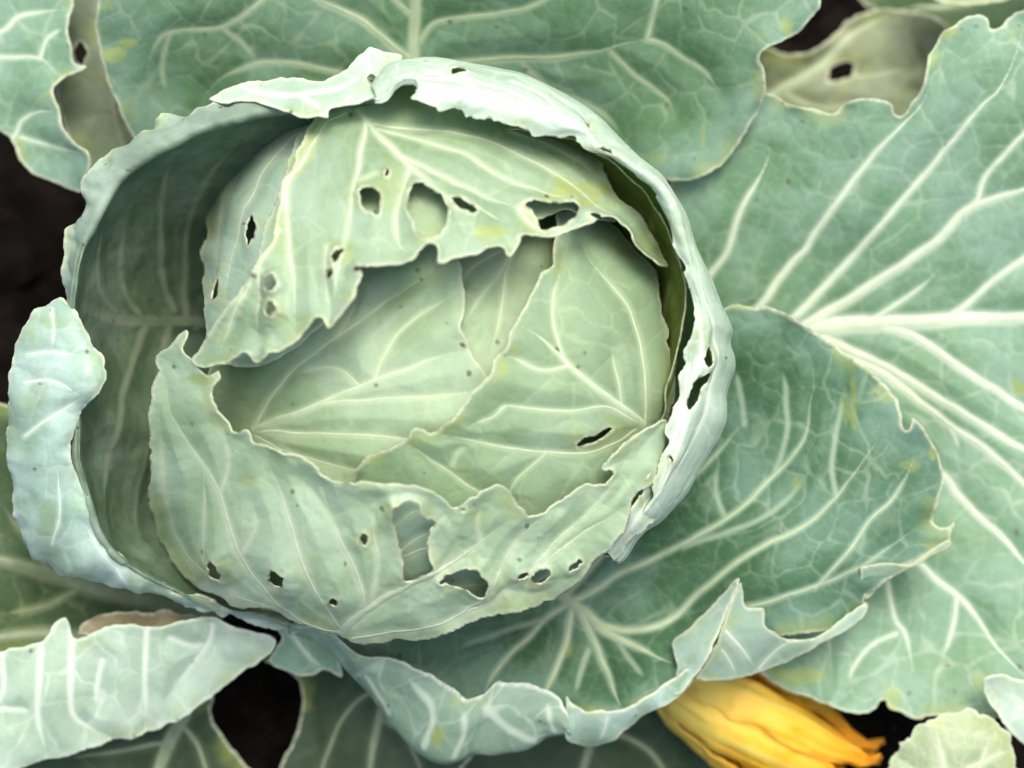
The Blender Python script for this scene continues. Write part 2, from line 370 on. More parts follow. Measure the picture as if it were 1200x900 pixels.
    def normals(P):
        a = np.gradient(P, axis=0); b = np.gradient(P, axis=1); n = np.cross(a, b)
        return n / (np.linalg.norm(n, axis=-1, keepdims=True) + 1e-9)
    nn = normals(P) * (1 if kind == 'A' else flip)
    P = P + nn * disp[..., None]
    nn = normals(P) * (1 if kind == 'A' else flip)
    st = np.zeros((ni, nj))
    for (su, sv, rx, ry, amt) in stains:
        c = toq([(su, sv)])[0]
        rr = np.hypot((U - c[0]) / rx, (V - c[1]) / ry) + 0.45 * fbm(U / 16, V / 16, seed + 8, 2)
        st = np.maximum(st, amt * ss(1.15, 0.75, rr))
    wob = 16 * vnoise(U / 30, V / 30, seed + 61)
    ab = ss(-0.4, 0.4, 0.65 * fbm(U / 110, V / 110, seed + 51, 2) + 0.45 * fbm(U / 32, V / 32, seed + 53, 3))
    wx = ss(-0.5, 1.0, fbm((U + wob) / 62, (V - wob) / 62, seed + 55, 4))
    if ridge: wx = np.clip(0.55 * wx + 0.4 * ss(-.5, .7, vnoise(U / 75, (V + wob * .4) / 6.5, seed + 91) + .5 * vnoise(U / 30, V / 3.5, seed + 93)), 0, 1)
    yl = ss(26, 3, phi) * ss(0.12, 0.5, fbm(U / 33, V / 33, seed + 57, 3))
    # clip triangles at phi = 0
    idx = np.arange(ni * nj).reshape(ni, nj)
    a, b, c, e = idx[:-1, :-1].ravel(), idx[1:, :-1].ravel(), idx[1:, 1:].ravel(), idx[:-1, 1:].ravel()
    T = np.vstack([np.stack([a, b, c], 1), np.stack([a, c, e], 1)])
    att = np.concatenate([P.reshape(-1, 3), np.stack([U.ravel() + seed * 517.0, V.ravel() + seed * 291.0, vd.ravel(), tv.ravel(), phi.ravel(), st.ravel()], 1), nn.reshape(-1, 3), np.stack([ab.ravel(), wx.ravel(), yl.ravel(), nv.ravel(), sp.ravel()], 1)], 1)
    ph = phi.ravel(); ph = np.where(np.abs(ph) < 0.06, 0.06, ph); ins = ph > 0
    cnt = ins[T].sum(1); F = [T[cnt == 3]]; new = []; nb = ni * nj
    cut = {}
    def cutv(x, y):
        k = (x, y) if x < y else (y, x)
        r = cut.get(k)
        if r is None:
            t = ph[k[0]] / (ph[k[0]] - ph[k[1]]); r = cut[k] = nb + len(new); new.append((k[0], k[1], t))
        return r
    ex = []
    for tri in T[cnt == 1]:
        tri = [int(x) for x in tri]
        k = [i for i in range(3) if ins[tri[i]]][0]; x, y, z = tri[k], tri[(k + 1) % 3], tri[(k + 2) % 3]
        ex.append((x, cutv(x, y), cutv(x, z)))
    for tri in T[cnt == 2]:
        tri = [int(x) for x in tri]
        k = [i for i in range(3) if not ins[tri[i]]][0]; x, y, z = tri[k], tri[(k + 1) % 3], tri[(k + 2) % 3]
        p, r = cutv(x, y), cutv(x, z); ex.append((p, y, z)); ex.append((p, z, r))
    if ex: F.append(np.array(ex))
    F = np.vstack(F)
    if new:
        I = np.array([n_[0] for n_ in new]); J = np.array([n_[1] for n_ in new]); t = np.array([n_[2] for n_ in new])[:, None]
        att = np.vstack([att, att[I] * (1 - t) + att[J] * t])
    used = np.unique(F); mp = np.full(len(att), -1); mp[used] = np.arange(len(used)); F = mp[F]; att = att[used]
    # raised veins
    VG = []
    for q, wv in VQ:
        keep = (bil(phi, q0, h, q) > 1.0) & (wv > 0)
        if wv.max() < 1.25: continue
        runs = []; cur = []
        for k in range(len(q)):
            if keep[k]: cur.append(k)
            elif cur: runs.append(cur); cur = []
        if cur: runs.append(cur)
        for r in runs:
            if len(r) < 4: continue
            qa = q[r]; wr = wv[r]; p = bil(P, q0, h, qa); n = bil(nn, q0, h, qa); n /= np.linalg.norm(n, axis=1, keepdims=True) + 1e-9
            tg = np.gradient(p, axis=0); sd = np.cross(n, tg); sd /= np.linalg.norm(sd, axis=1, keepdims=True) + 1e-9
            VG.append((p, n, sd, wr, qa, relief))
    return dict(att=att, F=F, veins=VG)

def mesh_from(name, P, F, nrm=None):
    Wd = W3(P); me = bpy.data.meshes.new(name)
    if nrm is not None:
        k = min(len(F), 4000); sel = np.linspace(0, len(F) - 1, k).astype(int); f = F[sel]
        g = np.cross(Wd[f[:, 1]] - Wd[f[:, 0]], Wd[f[:, 2]] - Wd[f[:, 0]])
        nw = W3(P[f[:, 0]] + nrm[f[:, 0]]) - Wd[f[:, 0]]
        if (g * nw).sum() < 0: F = F[:, ::-1]
    nf = len(F); kk = F.shape[1]
    me.vertices.add(len(Wd)); me.vertices.foreach_set('co', Wd.astype(np.float32).ravel())
    me.loops.add(nf * kk); me.loops.foreach_set('vertex_index', np.ascontiguousarray(F).astype(np.int32).ravel())
    me.polygons.add(nf); me.polygons.foreach_set('loop_start', np.arange(0, nf * kk, kk, dtype=np.int32))
    me.polygons.foreach_set('use_smooth', np.ones(nf, bool))
    me.update(calc_edges=True)
    return me

def put_attr(me, nm, ty, data):
    a = me.attributes.new(nm, ty, 'POINT'); a.data.foreach_set('vector' if ty == 'FLOAT_VECTOR' else 'value', np.ascontiguousarray(data, dtype=np.float32).ravel())

def link(name, data, parent=None):
    o = bpy.data.objects.new(name, data); COL.objects.link(o)
    if parent is not None:
        o.parent = parent; o.matrix_parent_inverse = MINV.get(parent.name, parent.matrix_world.inverted())
    return o
MINV = {}

def empty(name, loc, label, cat, group=None):
    o = bpy.data.objects.new(name, None); COL.objects.link(o); o.location = loc; o.empty_display_size = 0.02
    from mathutils import Matrix
    MINV[o.name] = Matrix.Translation(-Vector(loc))
    o['label'] = label; o['category'] = cat
    if group: o['group'] = group
    return o

def tag(o, label=None, cat=None, group=None, kind=None):
    if label: o['label'] = label
    if cat: o['category'] = cat
    if group: o['group'] = group
    if kind: o['kind'] = kind
    return o

def leaf(parent, sheets, mat, vmat='vein', label=None, name='leaf', thick=2.0, cat=None, group=None, midrib=True):
    """sheets of ONE leaf joined into one mesh; its raised veins become child meshes"""
    mats = mat if isinstance(mat, (list, tuple)) else [mat] * len(sheets)
    A = np.vstack([s['att'] for s in sheets]); off = 0; Fs = []; mi = []
    for s, m in zip(sheets, mats):
        f = s['F'].copy()
        P = s['att'][:, :3]; nr = s['att'][:, 9:12]
        Wd = W3(P); k = np.linspace(0, len(f) - 1, min(len(f), 3000)).astype(int)
        g = np.cross(Wd[f[k, 1]] - Wd[f[k, 0]], Wd[f[k, 2]] - Wd[f[k, 0]])
        if (g * (W3(P[f[k, 0]] + nr[f[k, 0]]) - Wd[f[k, 0]])).sum() < 0: f = f[:, ::-1]
        Fs.append(f + off); off += len(s['att']); mi.append(np.full(len(f), list(dict.fromkeys(mats)).index(m)))
    me = mesh_from(name, A[:, :3], np.vstack(Fs))
    for m in dict.fromkeys(mats): me.materials.append(M[m])
    me.polygons.foreach_set('material_index', np.concatenate(mi).astype(np.int32))
    put_attr(me, 'q', 'FLOAT_VECTOR', np.stack([A[:, 3], A[:, 4], 0 * A[:, 3]], 1))
    for k, nm in ((5, 'vd'), (6, 'tv'), (7, 'ed'), (8, 'st'), (12, 'ab'), (13, 'wx'), (14, 'yl'), (15, 'nv'), (16, 'sp')): put_attr(me, nm, 'FLOAT', A[:, k])
    o = link(name, me, parent)
    so_ = o.modifiers.new('thickness', 'SOLIDIFY'); so_.thickness = thick * SCALE; so_.offset = -1.0
    tag(o, label, cat, group)
    if parent is None: MINV[o.name] = o.matrix_world.inverted()
    first = midrib
    vs = [v + (s.get('vmat', vmat),) for s in sheets for v in s['veins']]
    if vs:
        wmax = max(v[3].max() for v in vs)
        for (p, n, sd, wr, qa, rel, vmt) in vs:
            m = len(p); prof = [(-1.1, -0.3), (-0.75, 0.28), (-0.4, 0.75), (0, 0.92), (0.4, 0.75), (0.75, 0.28), (1.1, -0.3)]
            taper = np.minimum(1, np.linspace(0, 1, m)[::-1] * 2.4 + 0.06)
            X = np.concatenate([(p + sd * (wr * taper * a_)[:, None] + n * (wr * taper * rel * b_)[:, None])[:, None] for a_, b_ in prof], 1)
            kq = len(prof); ii = np.arange(m - 1)[:, None] * kq + np.arange(kq - 1)[None]; ii = ii.ravel()
            Fq = np.stack([ii, ii + 1, ii + 1 + kq, ii + kq], 1)
            nm = 'midrib' if (midrib and wr.max() > 0.95 * wmax and wmax > 3) else 'vein'
            NN = np.repeat(n, kq, 0)
            vm = mesh_from(nm, X.reshape(-1, 3), Fq, NN); vm.materials.append(M[vmt])
            qv = np.repeat(qa, kq, 0); put_attr(vm, 'q', 'FLOAT_VECTOR', np.stack([qv[:, 0] + 77, qv[:, 1] + np.tile([p_[0] * 4 for p_ in prof], m), 0 * qv[:, 0]], 1))
            link(nm, vm, o)
    return o

# ------------------------------------------------------------------ the soil
def ground():
    n = 240; s = np.linspace(-1, 1, n); r = np.sign(s) * (np.abs(s) * 0.42 + np.abs(s) ** 6 * 14)
    X, Y = np.meshgrid(r, r + 0.1, indexing='ij')
    Z = 0.012 * fbm(X / 0.07, Y / 0.07, 3, 3) + 0.004 * fbm(X / 0.015, Y / 0.015, 8, 2)
    Wd = np.stack([X, Y, Z], -1).reshape(-1, 3)
    me = bpy.data.meshes.new('ground'); idx = np.arange(n * n).reshape(n, n)
    F = np.stack([idx[:-1, :-1].ravel(), idx[1:, :-1].ravel(), idx[1:, 1:].ravel(), idx[:-1, 1:].ravel()], 1)
    me.from_pydata(Wd.tolist(), [], F.tolist()); me.polygons.foreach_set('use_smooth', np.ones(len(F), bool))
    nd = N('garden_soil'); g = nd.t.nodes.new('ShaderNodeNewGeometry').outputs['Position']
    a = nd.noise(g, 40, 5)[0]; b = nd.noise(g, 220, 4, 0.7)[0]
    c = nd.mix(nd.smooth(a, 0.35, 0.65), (0.004, 0.003, 0.0022), (0.011, 0.0085, 0.006)); c = nd.mix(nd.smooth(b, 0.6, 0.75), c, (0.04, 0.03, 0.022))
    me.materials.append(nd.finish(c, 0.9, nd.bump(nd.math('ADD', a, nd.mul(b, 0.5)), 0.9, 0.008), spec=0.05)); M['soil'] = me.materials[0]
    o = link('ground', me); o['kind'] = 'structure'; return o
ground()
def clods():
    rnd = random.Random(5); V = []; F = []
    for k in range(420):
        x, y = rnd.uniform(-.3, .3), rnd.uniform(-.22, .32); r = rnd.choice((.004, .006, .009, .014)) * rnd.uniform(.7, 1.3); b = len(V)
        z = 0.012 * float(fbm(np.array([x / .07]), np.array([y / .07]), 3, 3)[0])
        for (i, j, l) in [(1, 0, 0), (-1, 0, 0), (0, 1, 0), (0, -1, 0), (0, 0, 1), (0, 0, -1), (.6, .6, .5), (-.6, .6, .5), (.6, -.6, .5), (-.6, -.6, .5)]:
            q = r * rnd.uniform(.75, 1.2); V.append((x + i * q, y + j * q, z + r * .45 + l * q * .8))
        for f in [(4, 6, 7), (4, 7, 9), (4, 9, 8), (4, 8, 6), (6, 0, 2), (6, 2, 7), (7, 2, 1), (7, 1, 9), (9, 1, 3), (9, 3, 8), (8, 3, 0), (8, 0, 6), (5, 2, 0), (5, 1, 2), (5, 3, 1), (5, 0, 3)]:
            F.append(tuple(b + t for t in f))
    me = bpy.data.meshes.new('soil_clods'); me.from_pydata(V, [], F); me.materials.append(M['soil'])
    o = link('soil_clods', me); tag(o, 'dark crumbly soil clods lying beneath the cabbage leaves', 'soil', kind='stuff')
clods()

def tube(name, parent, pts, radii, mat, seg=14):
    """round stalk through photo-space points"""
    C = crom([tuple(p) + (r,) for p, r in zip(pts, radii)], step=6.0) if True else None
    p = C[:, :3]; r = C[:, 3]; t = np.gradient(p, axis=0); t /= np.linalg.norm(t, axis=1, keepdims=True) + 1e-9
    a = np.cross(t, [0.3, 0.2, 1.0]); bad = np.linalg.norm(a, axis=1) < 0.15; a[bad] = np.cross(t[bad], [1.0, 0, 0]); a /= np.linalg.norm(a, axis=1, keepdims=True); b = np.cross(t, a)
    an = np.arange(seg) / seg * 2 * np.pi
    X = p[:, None] + r[:, None, None] * (np.cos(an)[None, :, None] * a[:, None] + np.sin(an)[None, :, None] * b[:, None]) * (1 + 0.06 * np.sin(3 * an))[None, :, None]
    m = len(p); i, j = np.meshgrid(np.arange(m - 1), np.arange(seg), indexing='ij'); i = i.ravel(); j = j.ravel()
    F = np.stack([i * seg + j, i * seg + (j + 1) % seg, (i + 1) * seg + (j + 1) % seg, (i + 1) * seg + j], 1)
    NN = (X - p[:, None]).reshape(-1, 3)
    me = mesh_from(name, X.reshape(-1, 3), F, NN); me.materials.append(M[mat])
    put_attr(me, 'q', 'FLOAT_VECTOR', np.stack([np.repeat(np.arange(m) * 6.0, seg), np.tile(an * 12, m), np.zeros(m * seg)], 1))
    return link(name, me, parent)

def soilpt(u, v):
    """photo-space height of the soil plane under a pixel"""
    d0, d1 = -900.0, 0.0
    for _ in range(40):
        dm = (d0 + d1) / 2
        if W3(np.array([u, v, dm]))[2] > 0: d1 = dm
        else: d0 = dm
    return (d0 + d1) / 2

# ------------------------------------------------------------------ the cabbage
CB = empty('cabbage', tuple(W3(np.array([520.0, 500.0, soilpt(520, 500)]))),
           'large pale green cabbage with caterpillar holes in the leaves wrapped round its head', 'cabbage')
tube('stem', CB, [(520, 520, soilpt(520, 520) - 15), (510, 510, -330), (500, 490, -200), (495, 470, -60)], [42, 46, 60, 90], 'vein_dull', 20)

# solid core of the head behind the eaten leaves
leaf(CB, [sheet('A', h=4, outline=blob(520, 440, 232, 226, 0, 3, 24), d=ball(520, 440, 262, 262, 205, -30), veins=(), puff=0, ruffle=0, seed=2, auto=None)], 'heart', label='smooth innermost leaf closing the head')

# inner leaves
leaf(CB, [sheet('A', h=2.2, outline=[(470, 290), (520, 270), (590, 262), (650, 270), (655, 330), (630, 380), (610, 440), (560, 460), (520, 430), (480, 360)],
      d=ball(535, 440, 255, 245, 215, 2), veins=[([(600, 285), (588, 315), (566, 345), (540, 385)], 1.6, .8), ([(600, 285), (592, 330), (584, 380), (574, 420)], 1.6, .9), ([(600, 285), (560, 310), (525, 345)], 1.3, .7)], seed=3, puff=3, ruffle=3)],
     'heart', 'vein_pale', label='yellowish innermost leaf wedged between two larger inner leaves')
leaf(CB, [sheet('A', h=2.0, outline=[(525, 285), (541, 310), (543, 336), (547, 355), (545, 372), (541, 385), (548, 400), (553, 412), (559, 423), (569, 436), (575, 450), (575, 480), (555, 520), (500, 570), (430, 585), (370, 575), (310, 545), (285, 525), (262, 505), (245, 475), (245, 430), (280, 380), (350, 320), (430, 275)],
      d=ball(535, 440, 300, 275, 225, 8), holes=[blob(543, 404, 2.5, 2, 0, 1), blob(556, 413, 4, 2.5, 40, 2)],
      veins=[([(297, 503), (340, 487), (380, 471), (437, 445), (476, 432), (522, 416), (552, 410)], 5.0, 1.2), ([(298, 500), (318, 462), (345, 430), (380, 404), (451, 354), (508, 318)], 2.8, 1.0),
             ([(437, 445), (450, 415), (469, 386), (511, 357), (540, 345)], 1.7, .8), ([(370, 474), (410, 471), (451, 468), (522, 464), (568, 454)], 2.2, 1.0),
             ([(298, 505), (340, 507), (380, 509), (469, 514), (520, 520)], 2.6, 1.0), ([(299, 509), (340, 530), (400, 548), (450, 560)], 1.8, .8), ([(380, 404), (400, 385), (420, 350)], 1.3, .7), ([(420, 452), (400, 435), (375, 430), (340, 440)], 1.3, .7)],
      seed=4, puff=6.5, bumps=(6, 3, .6), ruffle=3, lift=3)], 'heart', 'vein_pale', label='light green inner leaf fanning from its base at the left of the head opening')
leaf(CB, [sheet('A', h=2.0, outline=[(648, 250), (646, 280), (644, 292), (642, 314), (631, 321), (627, 332), (615, 354), (604, 376), (593, 397), (588, 411), (577, 421), (572, 436), (560, 449), (551, 458), (541, 472), (533, 486), (518, 498), (505, 505), (492, 500), (483, 501), (477, 512), (455, 523), (433, 533), (416, 553), (420, 585), (480, 615), (560, 630), (650, 625), (720, 590), (768, 540), (781, 470), (781, 430), (775, 385), (762, 335), (738, 290), (700, 255)],
      d=ball(535, 440, 262, 262, 218, 34), holes=[[(675, 519), (682, 512), (700, 507), (711, 500), (718, 503), (711, 510), (693, 518), (679, 523)]],
      veins=[([(757, 500), (743, 488), (700, 457), (664, 427), (636, 400), (608, 382)], 5.0, 1.4), ([(757, 497), (753, 460), (750, 414), (735, 361), (700, 318), (680, 285)], 2.6, 1.0), ([(728, 475), (722, 445), (714, 407)], 1.4, .8),
             ([(748, 496), (711, 478), (664, 482), (625, 480), (593, 475), (558, 494)], 2.4, 1.0), ([(748, 505), (721, 521), (682, 532), (640, 530), (593, 525), (540, 514), (504, 507)], 2.4, 1.2),
             ([(664, 429), (645, 434), (629, 432), (600, 420), (585, 418)], 1.5, .8), ([(593, 475), (575, 490), (550, 497)], 1.3, .7), ([(600, 590), (554, 574), (504, 539), (480, 520)], 1.8, .8), ([(660, 425), (650, 390), (648, 350), (655, 310)], 1.3, .7), ([(530, 545), (538, 530), (552, 525)], 1.2, .7), ([(640, 530), (610, 560), (595, 585)], 1.3, .7)],
      stains=[(585, 433, 8, 7, .6), (546, 553, 7, 5, .5)], seed=5, puff=6.5, bumps=(7, 3, .6), ruffle=4, lift=5)], 'fold_leaf', 'vein_pale', label='pale inner leaf folded across the right of the head with one brown edged slit')

# upper leaves of the head
leaf(CB, [sheet('A', h=2.4, outline=[(385, 130), (330, 142), (285, 165), (255, 200), (238, 250), (232, 300), (235, 350), (245, 395), (270, 430), (330, 420), (420, 330), (440, 200)],
      d=ball(490, 420, 266, 330, 225, 20), holes=[blob(297, 272, 7, 16, 12, 2), blob(252, 338, 4, 14, 5, 4)],
      veins=[([(372, 135), (320, 190), (290, 240), (270, 300), (262, 360)], 2.4, 1.1), ([(380, 135), (350, 180), (330, 235), (315, 300)], 2.2, 1.1), ([(365, 135), (300, 175), (262, 230), (250, 300), (255, 345)], 2.0, 1.0)], seed=6, puff=4)],
     'shade', 'vein_pale', label='leaf at the left side of the head with bluish shade put into its colour')
U_OUT = [(228, 422), (238, 429), (250, 431), (263, 429), (281, 420), (295, 413), (301, 424), (309, 428), (320, 416), (334, 412), (356, 395), (376, 374), (383, 386), (391, 389), (402, 374), (416, 357), (426, 336), (433, 319), (451, 317), (483, 311), (494, 297), (504, 289), (510, 297), (512, 314), (529, 308), (560, 302), (583, 297), (590, 306), (597, 306), (608, 290), (615, 279), (650, 280), (686, 270), (700, 263), (711, 264), (729, 281), (743, 299), (757, 309), (775, 318),
         (777, 312), (769, 288), (750, 262), (721, 228), (702, 195), (690, 160), (600, 112), (480, 100), (400, 110), (372, 130), (352, 170), (336, 220), (324, 270), (312, 305), (282, 345), (252, 385)]
leaf(CB, [sheet('A', h=2.0, outline=U_OUT, d=ball(490, 430, 312, 345, 270, 38), ctrl=[(228, 422, 6), (300, 420, 8), (390, 385, 10), (500, 295, 4), (600, 300, 6), (700, 263, 16), (775, 315, 40), (750, 262, 26), (700, 190, 22), (600, 120, 0), (420, 135, 8), (340, 220, 8), (320, 290, 16), (420, 250, 0), (560, 220, 0), (270, 370, 14)],
      holes=[[(421, 232), (426, 225), (434, 223), (441, 226), (447, 234), (446, 248), (443, 256), (435, 250), (425, 246)], [(478, 228), (487, 219), (501, 221), (517, 235), (524, 252), (520, 270), (511, 281), (497, 281), (485, 267), (478, 246)], [(529, 238), (538, 238), (550, 244), (558, 251), (553, 255), (543, 252), (533, 246)],
             [(611, 242), (625, 239), (650, 238), (672, 241), (671, 255), (666, 262), (655, 267), (636, 270), (630, 263), (622, 252)], blob(323, 335, 6, 9, 15, 1), blob(323, 363, 5.5, 8, 20, 2), blob(396, 304, 5, 10, 25, 3), blob(388, 323, 3.5, 4.5, 20, 4), blob(424, 320, 7, 3, 0, 5), blob(454, 206, 1.8, 4, 0, 6), blob(693, 256, 8, 4, 20, 7)],
      veins=[([(420, 125), (430, 137), (448, 160), (469, 181), (497, 213), (522, 235), (558, 248), (590, 262)], 4.2, 1.2), ([(428, 135), (426, 153), (421, 190), (416, 220), (408, 265), (401, 302), (392, 350)], 2.6, 1.2), ([(480, 195), (478, 205), (467, 240), (464, 265), (470, 290), (483, 300)], 2.2, 1.2), ([(469, 181), (495, 195), (522, 210), (565, 231), (608, 245)], 2.0, 1.0),
             ([(440, 146), (480, 158), (540, 178), (579, 203), (629, 224), (690, 238)], 2.2, 1.0), ([(436, 140), (469, 146), (551, 156), (600, 174), (657, 206), (700, 242), (736, 274), (770, 308)], 2.2, 1.2), ([(600, 150), (650, 171), (700, 206), (743, 249)], 1.8, 1.0),
             ([(405, 128), (377, 146), (356, 190), (341, 228), (338, 265), (340, 290), (345, 336), (347, 392)], 2.6, 1.2), ([(384, 290), (382, 320), (384, 343), (388, 370)], 1.5, 1.0), ([(330, 270), (312, 310), (306, 343), (302, 395)], 1.8, 1.0), ([(300, 330), (275, 370), (258, 410)], 1.6, 1.0), ([(608, 245), (620, 262), (640, 276)], 1.8, 1.2), ([(416, 220), (440, 205), (452, 215)], 1.2, .8)],
      stains=[(676, 222, 28, 9, 1), (662, 212, 12, 6, 1), (574, 277, 17, 10, .9), (690, 236, 16, 7, 1)], seed=7, puff=5.5, bumps=(5, 3, .6), ruffle=6, jag=1.8, lift=10, liftw=16)],
     'head', 'vein_pale', label='broad pale leaf with many holes and torn lower edge over the top of the head')

leaf(CB, [sheet('A', h=2.6, outline=[(350, 160), (430, 135), (560, 140), (690, 175), (735, 240), (720, 262), (660, 250), (600, 272), (560, 288), (505, 284), (475, 300), (430, 300), (370, 330), (320, 370), (290, 380), (300, 300)], d=ball(490, 430, 300, 330, 262, 24),
      veins=[([(440, 150), (470, 200), (500, 250)], 2.6, 1.2), ([(450, 150), (540, 190), (640, 240)], 2.2, 1.2), ([(420, 150), (380, 230), (340, 330)], 2.2, 1.2)], seed=26, puff=3, ruffle=3)], 'heart', 'vein_pale', label='second leaf showing through the holes of the broad top leaf')
# lower leaf of the head
L_OUT = [(194, 434), (190, 421), (194, 413), (206, 404), (218, 393), (225, 388), (228, 398), (224, 412), (236, 422), (252, 438), (264, 430), (266, 444), (258, 462), (264, 480), (271, 494), (279, 504), (295, 500), (303, 514), (320, 518), (348, 528), (377, 542), (382, 552), (416, 558), (469, 562), (494, 567), (519, 582), (533, 592), (558, 576), (579, 566), (593, 574), (608, 592), (622, 603), (643, 589), (664, 571), (682, 562), (700, 565), (714, 553), (702, 544), (710, 532), (721, 521), (743, 503), (757, 494), (771, 492), (772, 520), (764, 545), (757, 566), (738, 590), (720, 625), (700, 651), (664, 688), (629, 706), (593, 716), (565, 726), (536, 737), (487, 747), (440, 752), (405, 748), (380, 742), (340, 727), (320, 716), (284, 702), (249, 681), (213, 652), (192, 626), (181, 582), (179, 540), (182, 490), (188, 455)]
leaf(CB, [sheet('A', h=2.0, outline=L_OUT, d=ball(475, 450, 318, 318, 282, 0), ctrl=[(194, 420, -10), (224, 390, 5), (260, 450, 12), (300, 515, 4), (420, 560, 0), (530, 590, 8), (610, 592, 4), (690, 565, 6), (745, 505, 45), (757, 560, 70), (700, 640, 50), (620, 700, 30), (480, 740, 20), (400, 740, 20), (300, 700, 10), (200, 620, 0), (182, 540, 0), (400, 640, 0), (560, 650, 0), (300, 600, 0)],
      holes=[[(465, 586), (478, 584), (490, 587), (496, 604), (511, 611), (503, 626), (501, 644), (506, 665), (494, 673), (475, 677), (472, 651), (465, 626), (461, 605)], blob(428, 629, 5, 6, 0, 1), blob(392, 702, 4, 4.5, 0, 2), [(515, 681), (529, 671), (558, 665), (562, 673), (574, 685), (562, 702), (547, 690), (529, 685)], blob(613, 672, 7, 3, -15, 3), blob(631, 673, 12, 6, -25, 4), blob(327, 673, 11, 9, 0, 5), blob(261, 662, 6, 13, -20, 6), blob(400, 557, 14, 3.5, 5, 7), blob(542, 596, 4, 2.5, 0, 8), blob(672, 660, 9, 3, -35, 9)],
      veins=[([(398, 745), (412, 730), (448, 703), (478, 685), (522, 665), (565, 637), (600, 607)], 7.5, 1.6), ([(402, 742), (375, 736), (345, 722), (315, 690), (284, 648), (256, 580), (228, 532), (207, 489), (200, 440)], 2.8, 1.2), ([(402, 740), (388, 722), (356, 658), (331, 585), (313, 535)], 3.0, 1.3), ([(428, 722), (420, 676), (400, 635), (388, 608), (378, 570)], 2.6, 1.2), ([(330, 712), (290, 695), (263, 672), (245, 644), (238, 580), (236, 540)], 2.0, 1.0),
             ([(545, 722), (572, 697), (593, 658), (622, 616), (650, 591)], 2.4, 1.1), ([(405, 746), (440, 742), (487, 735), (540, 724), (579, 704), (636, 662), (700, 616), (742, 580)], 3.2, 1.2), ([(505, 648), (504, 633), (513, 614), (533, 601)], 1.6, 1.0), ([(260, 672), (220, 640), (200, 600), (190, 540), (195, 480)], 1.8, 1.0), ([(256, 580), (268, 540), (262, 500)], 1.5, .9), ([(436, 700), (442, 660), (438, 620), (440, 580)], 1.8, 1.0), ([(600, 690), (650, 640), (700, 590), (735, 530)], 1.6, 1.0), ([(565, 637), (560, 612), (565, 590)], 1.3, .8), ([(388, 608), (372, 585), (350, 560)], 1.3, .8), ([(284, 648), (300, 620), (296, 590)], 1.3, .8)],
      stains=[(290, 562, 9, 6, .5), (360, 660, 22, 18, .3), (562, 606, 12, 7, .5), (244, 443, 14, 7, .9)], seed=8, puff=5.5, bumps=(6, 3, .6), ruffle=6, jag=1.8, lift=9, liftw=18)],
     'head_low', 'vein_pale', label='pale cupped leaf round the lower side of the head with two large ragged holes')

leaf(CB, [sheet('A', h=2.8, outline=[(330, 560), (440, 580), (560, 600), (660, 600), (690, 630), (640, 680), (560, 712), (480, 722), (400, 715), (320, 690), (255, 640), (270, 590)], d=ball(475, 445, 305, 305, 268, -8), veins=[([(420, 700), (480, 652), (560, 630), (650, 620)], 2.6, 1.4), ([(430, 690), (490, 632), (550, 620)], 2, 1.2), ([(425, 705), (500, 690), (600, 680)], 2.2, 1.2), ([(440, 640), (490, 600), (540, 605)], 2, 1)], seed=29, puff=4, ruffle=2)],
     'shade', 'vein_pale', label='bluish leaf showing through the holes low on the head')
# ---- right wrapper: stands up and hoods inward, outer face visible
mar = [(440, 124, 225), (448, 126, 222), (456, 123, 222), (469, 107, 222), (486, 107, 222), (478, 123, 222), (504, 135, 222), (535, 139, 220), (538, 149, 220), (558, 146, 220), (579, 149, 220), (608, 156, 220), (636, 167, 220), (664, 162, 218), (689, 178, 215), (714, 185, 212), (739, 199, 208), (757, 210, 205), (775, 228, 200), (785, 249, 195), (794, 281, 190), (796, 311, 188), (800, 343, 186), (801, 372, 184), (791, 404, 182), (784, 432, 180), (781, 460, 178), (774, 495, 174), (770, 525, 168), (764, 555, 160), (752, 582, 148), (736, 606, 135), (718, 624, 122), (706, 640, 108), (708, 650, 98)]
sil = [(438, 104, 190), (451, 86, 182), (469, 75, 175), (512, 70, 170), (558, 75, 168), (608, 86, 165), (647, 102, 162), (682, 120, 160), (704, 138, 158), (721, 158, 156), (750, 187, 152), (775, 206, 148), (793, 233, 145), (802, 255, 142), (812, 290, 138), (833, 329, 132), (848, 361, 128), (861, 383, 124), (857, 395, 122), (863, 425, 118), (857, 443, 116), (849, 462, 114), (847, 493, 112), (834, 521, 110), (816, 550, 106), (795, 583, 102), (771, 608, 96), (753, 620, 92), (735, 640, 90), (720, 656, 90), (711, 655, 92)]
mar_r = crom(mar, n=60); sil_r = crom(sil, n=60)
HC = np.array([490, 430.0])
mid = mar_r * 0.45 + sil_r * 0.55; mid[:, 2] = np.maximum(mar_r[:, 2], sil_r[:, 2]) + 6
dirn = HC - sil_r[:, :2]; dirn /= np.linalg.norm(dirn, axis=1, keepdims=True)
low1 = sil_r.copy(); low1[:, :2] += dirn * 8; low1[:, 2] -= 75
low2 = sil_r.copy(); low2[:, :2] += dirn * 45; low2[:, 2] -= 190
low3 = sil_r.copy(); low3[:, :2] += dirn * 150; low3[:, 2] = -170
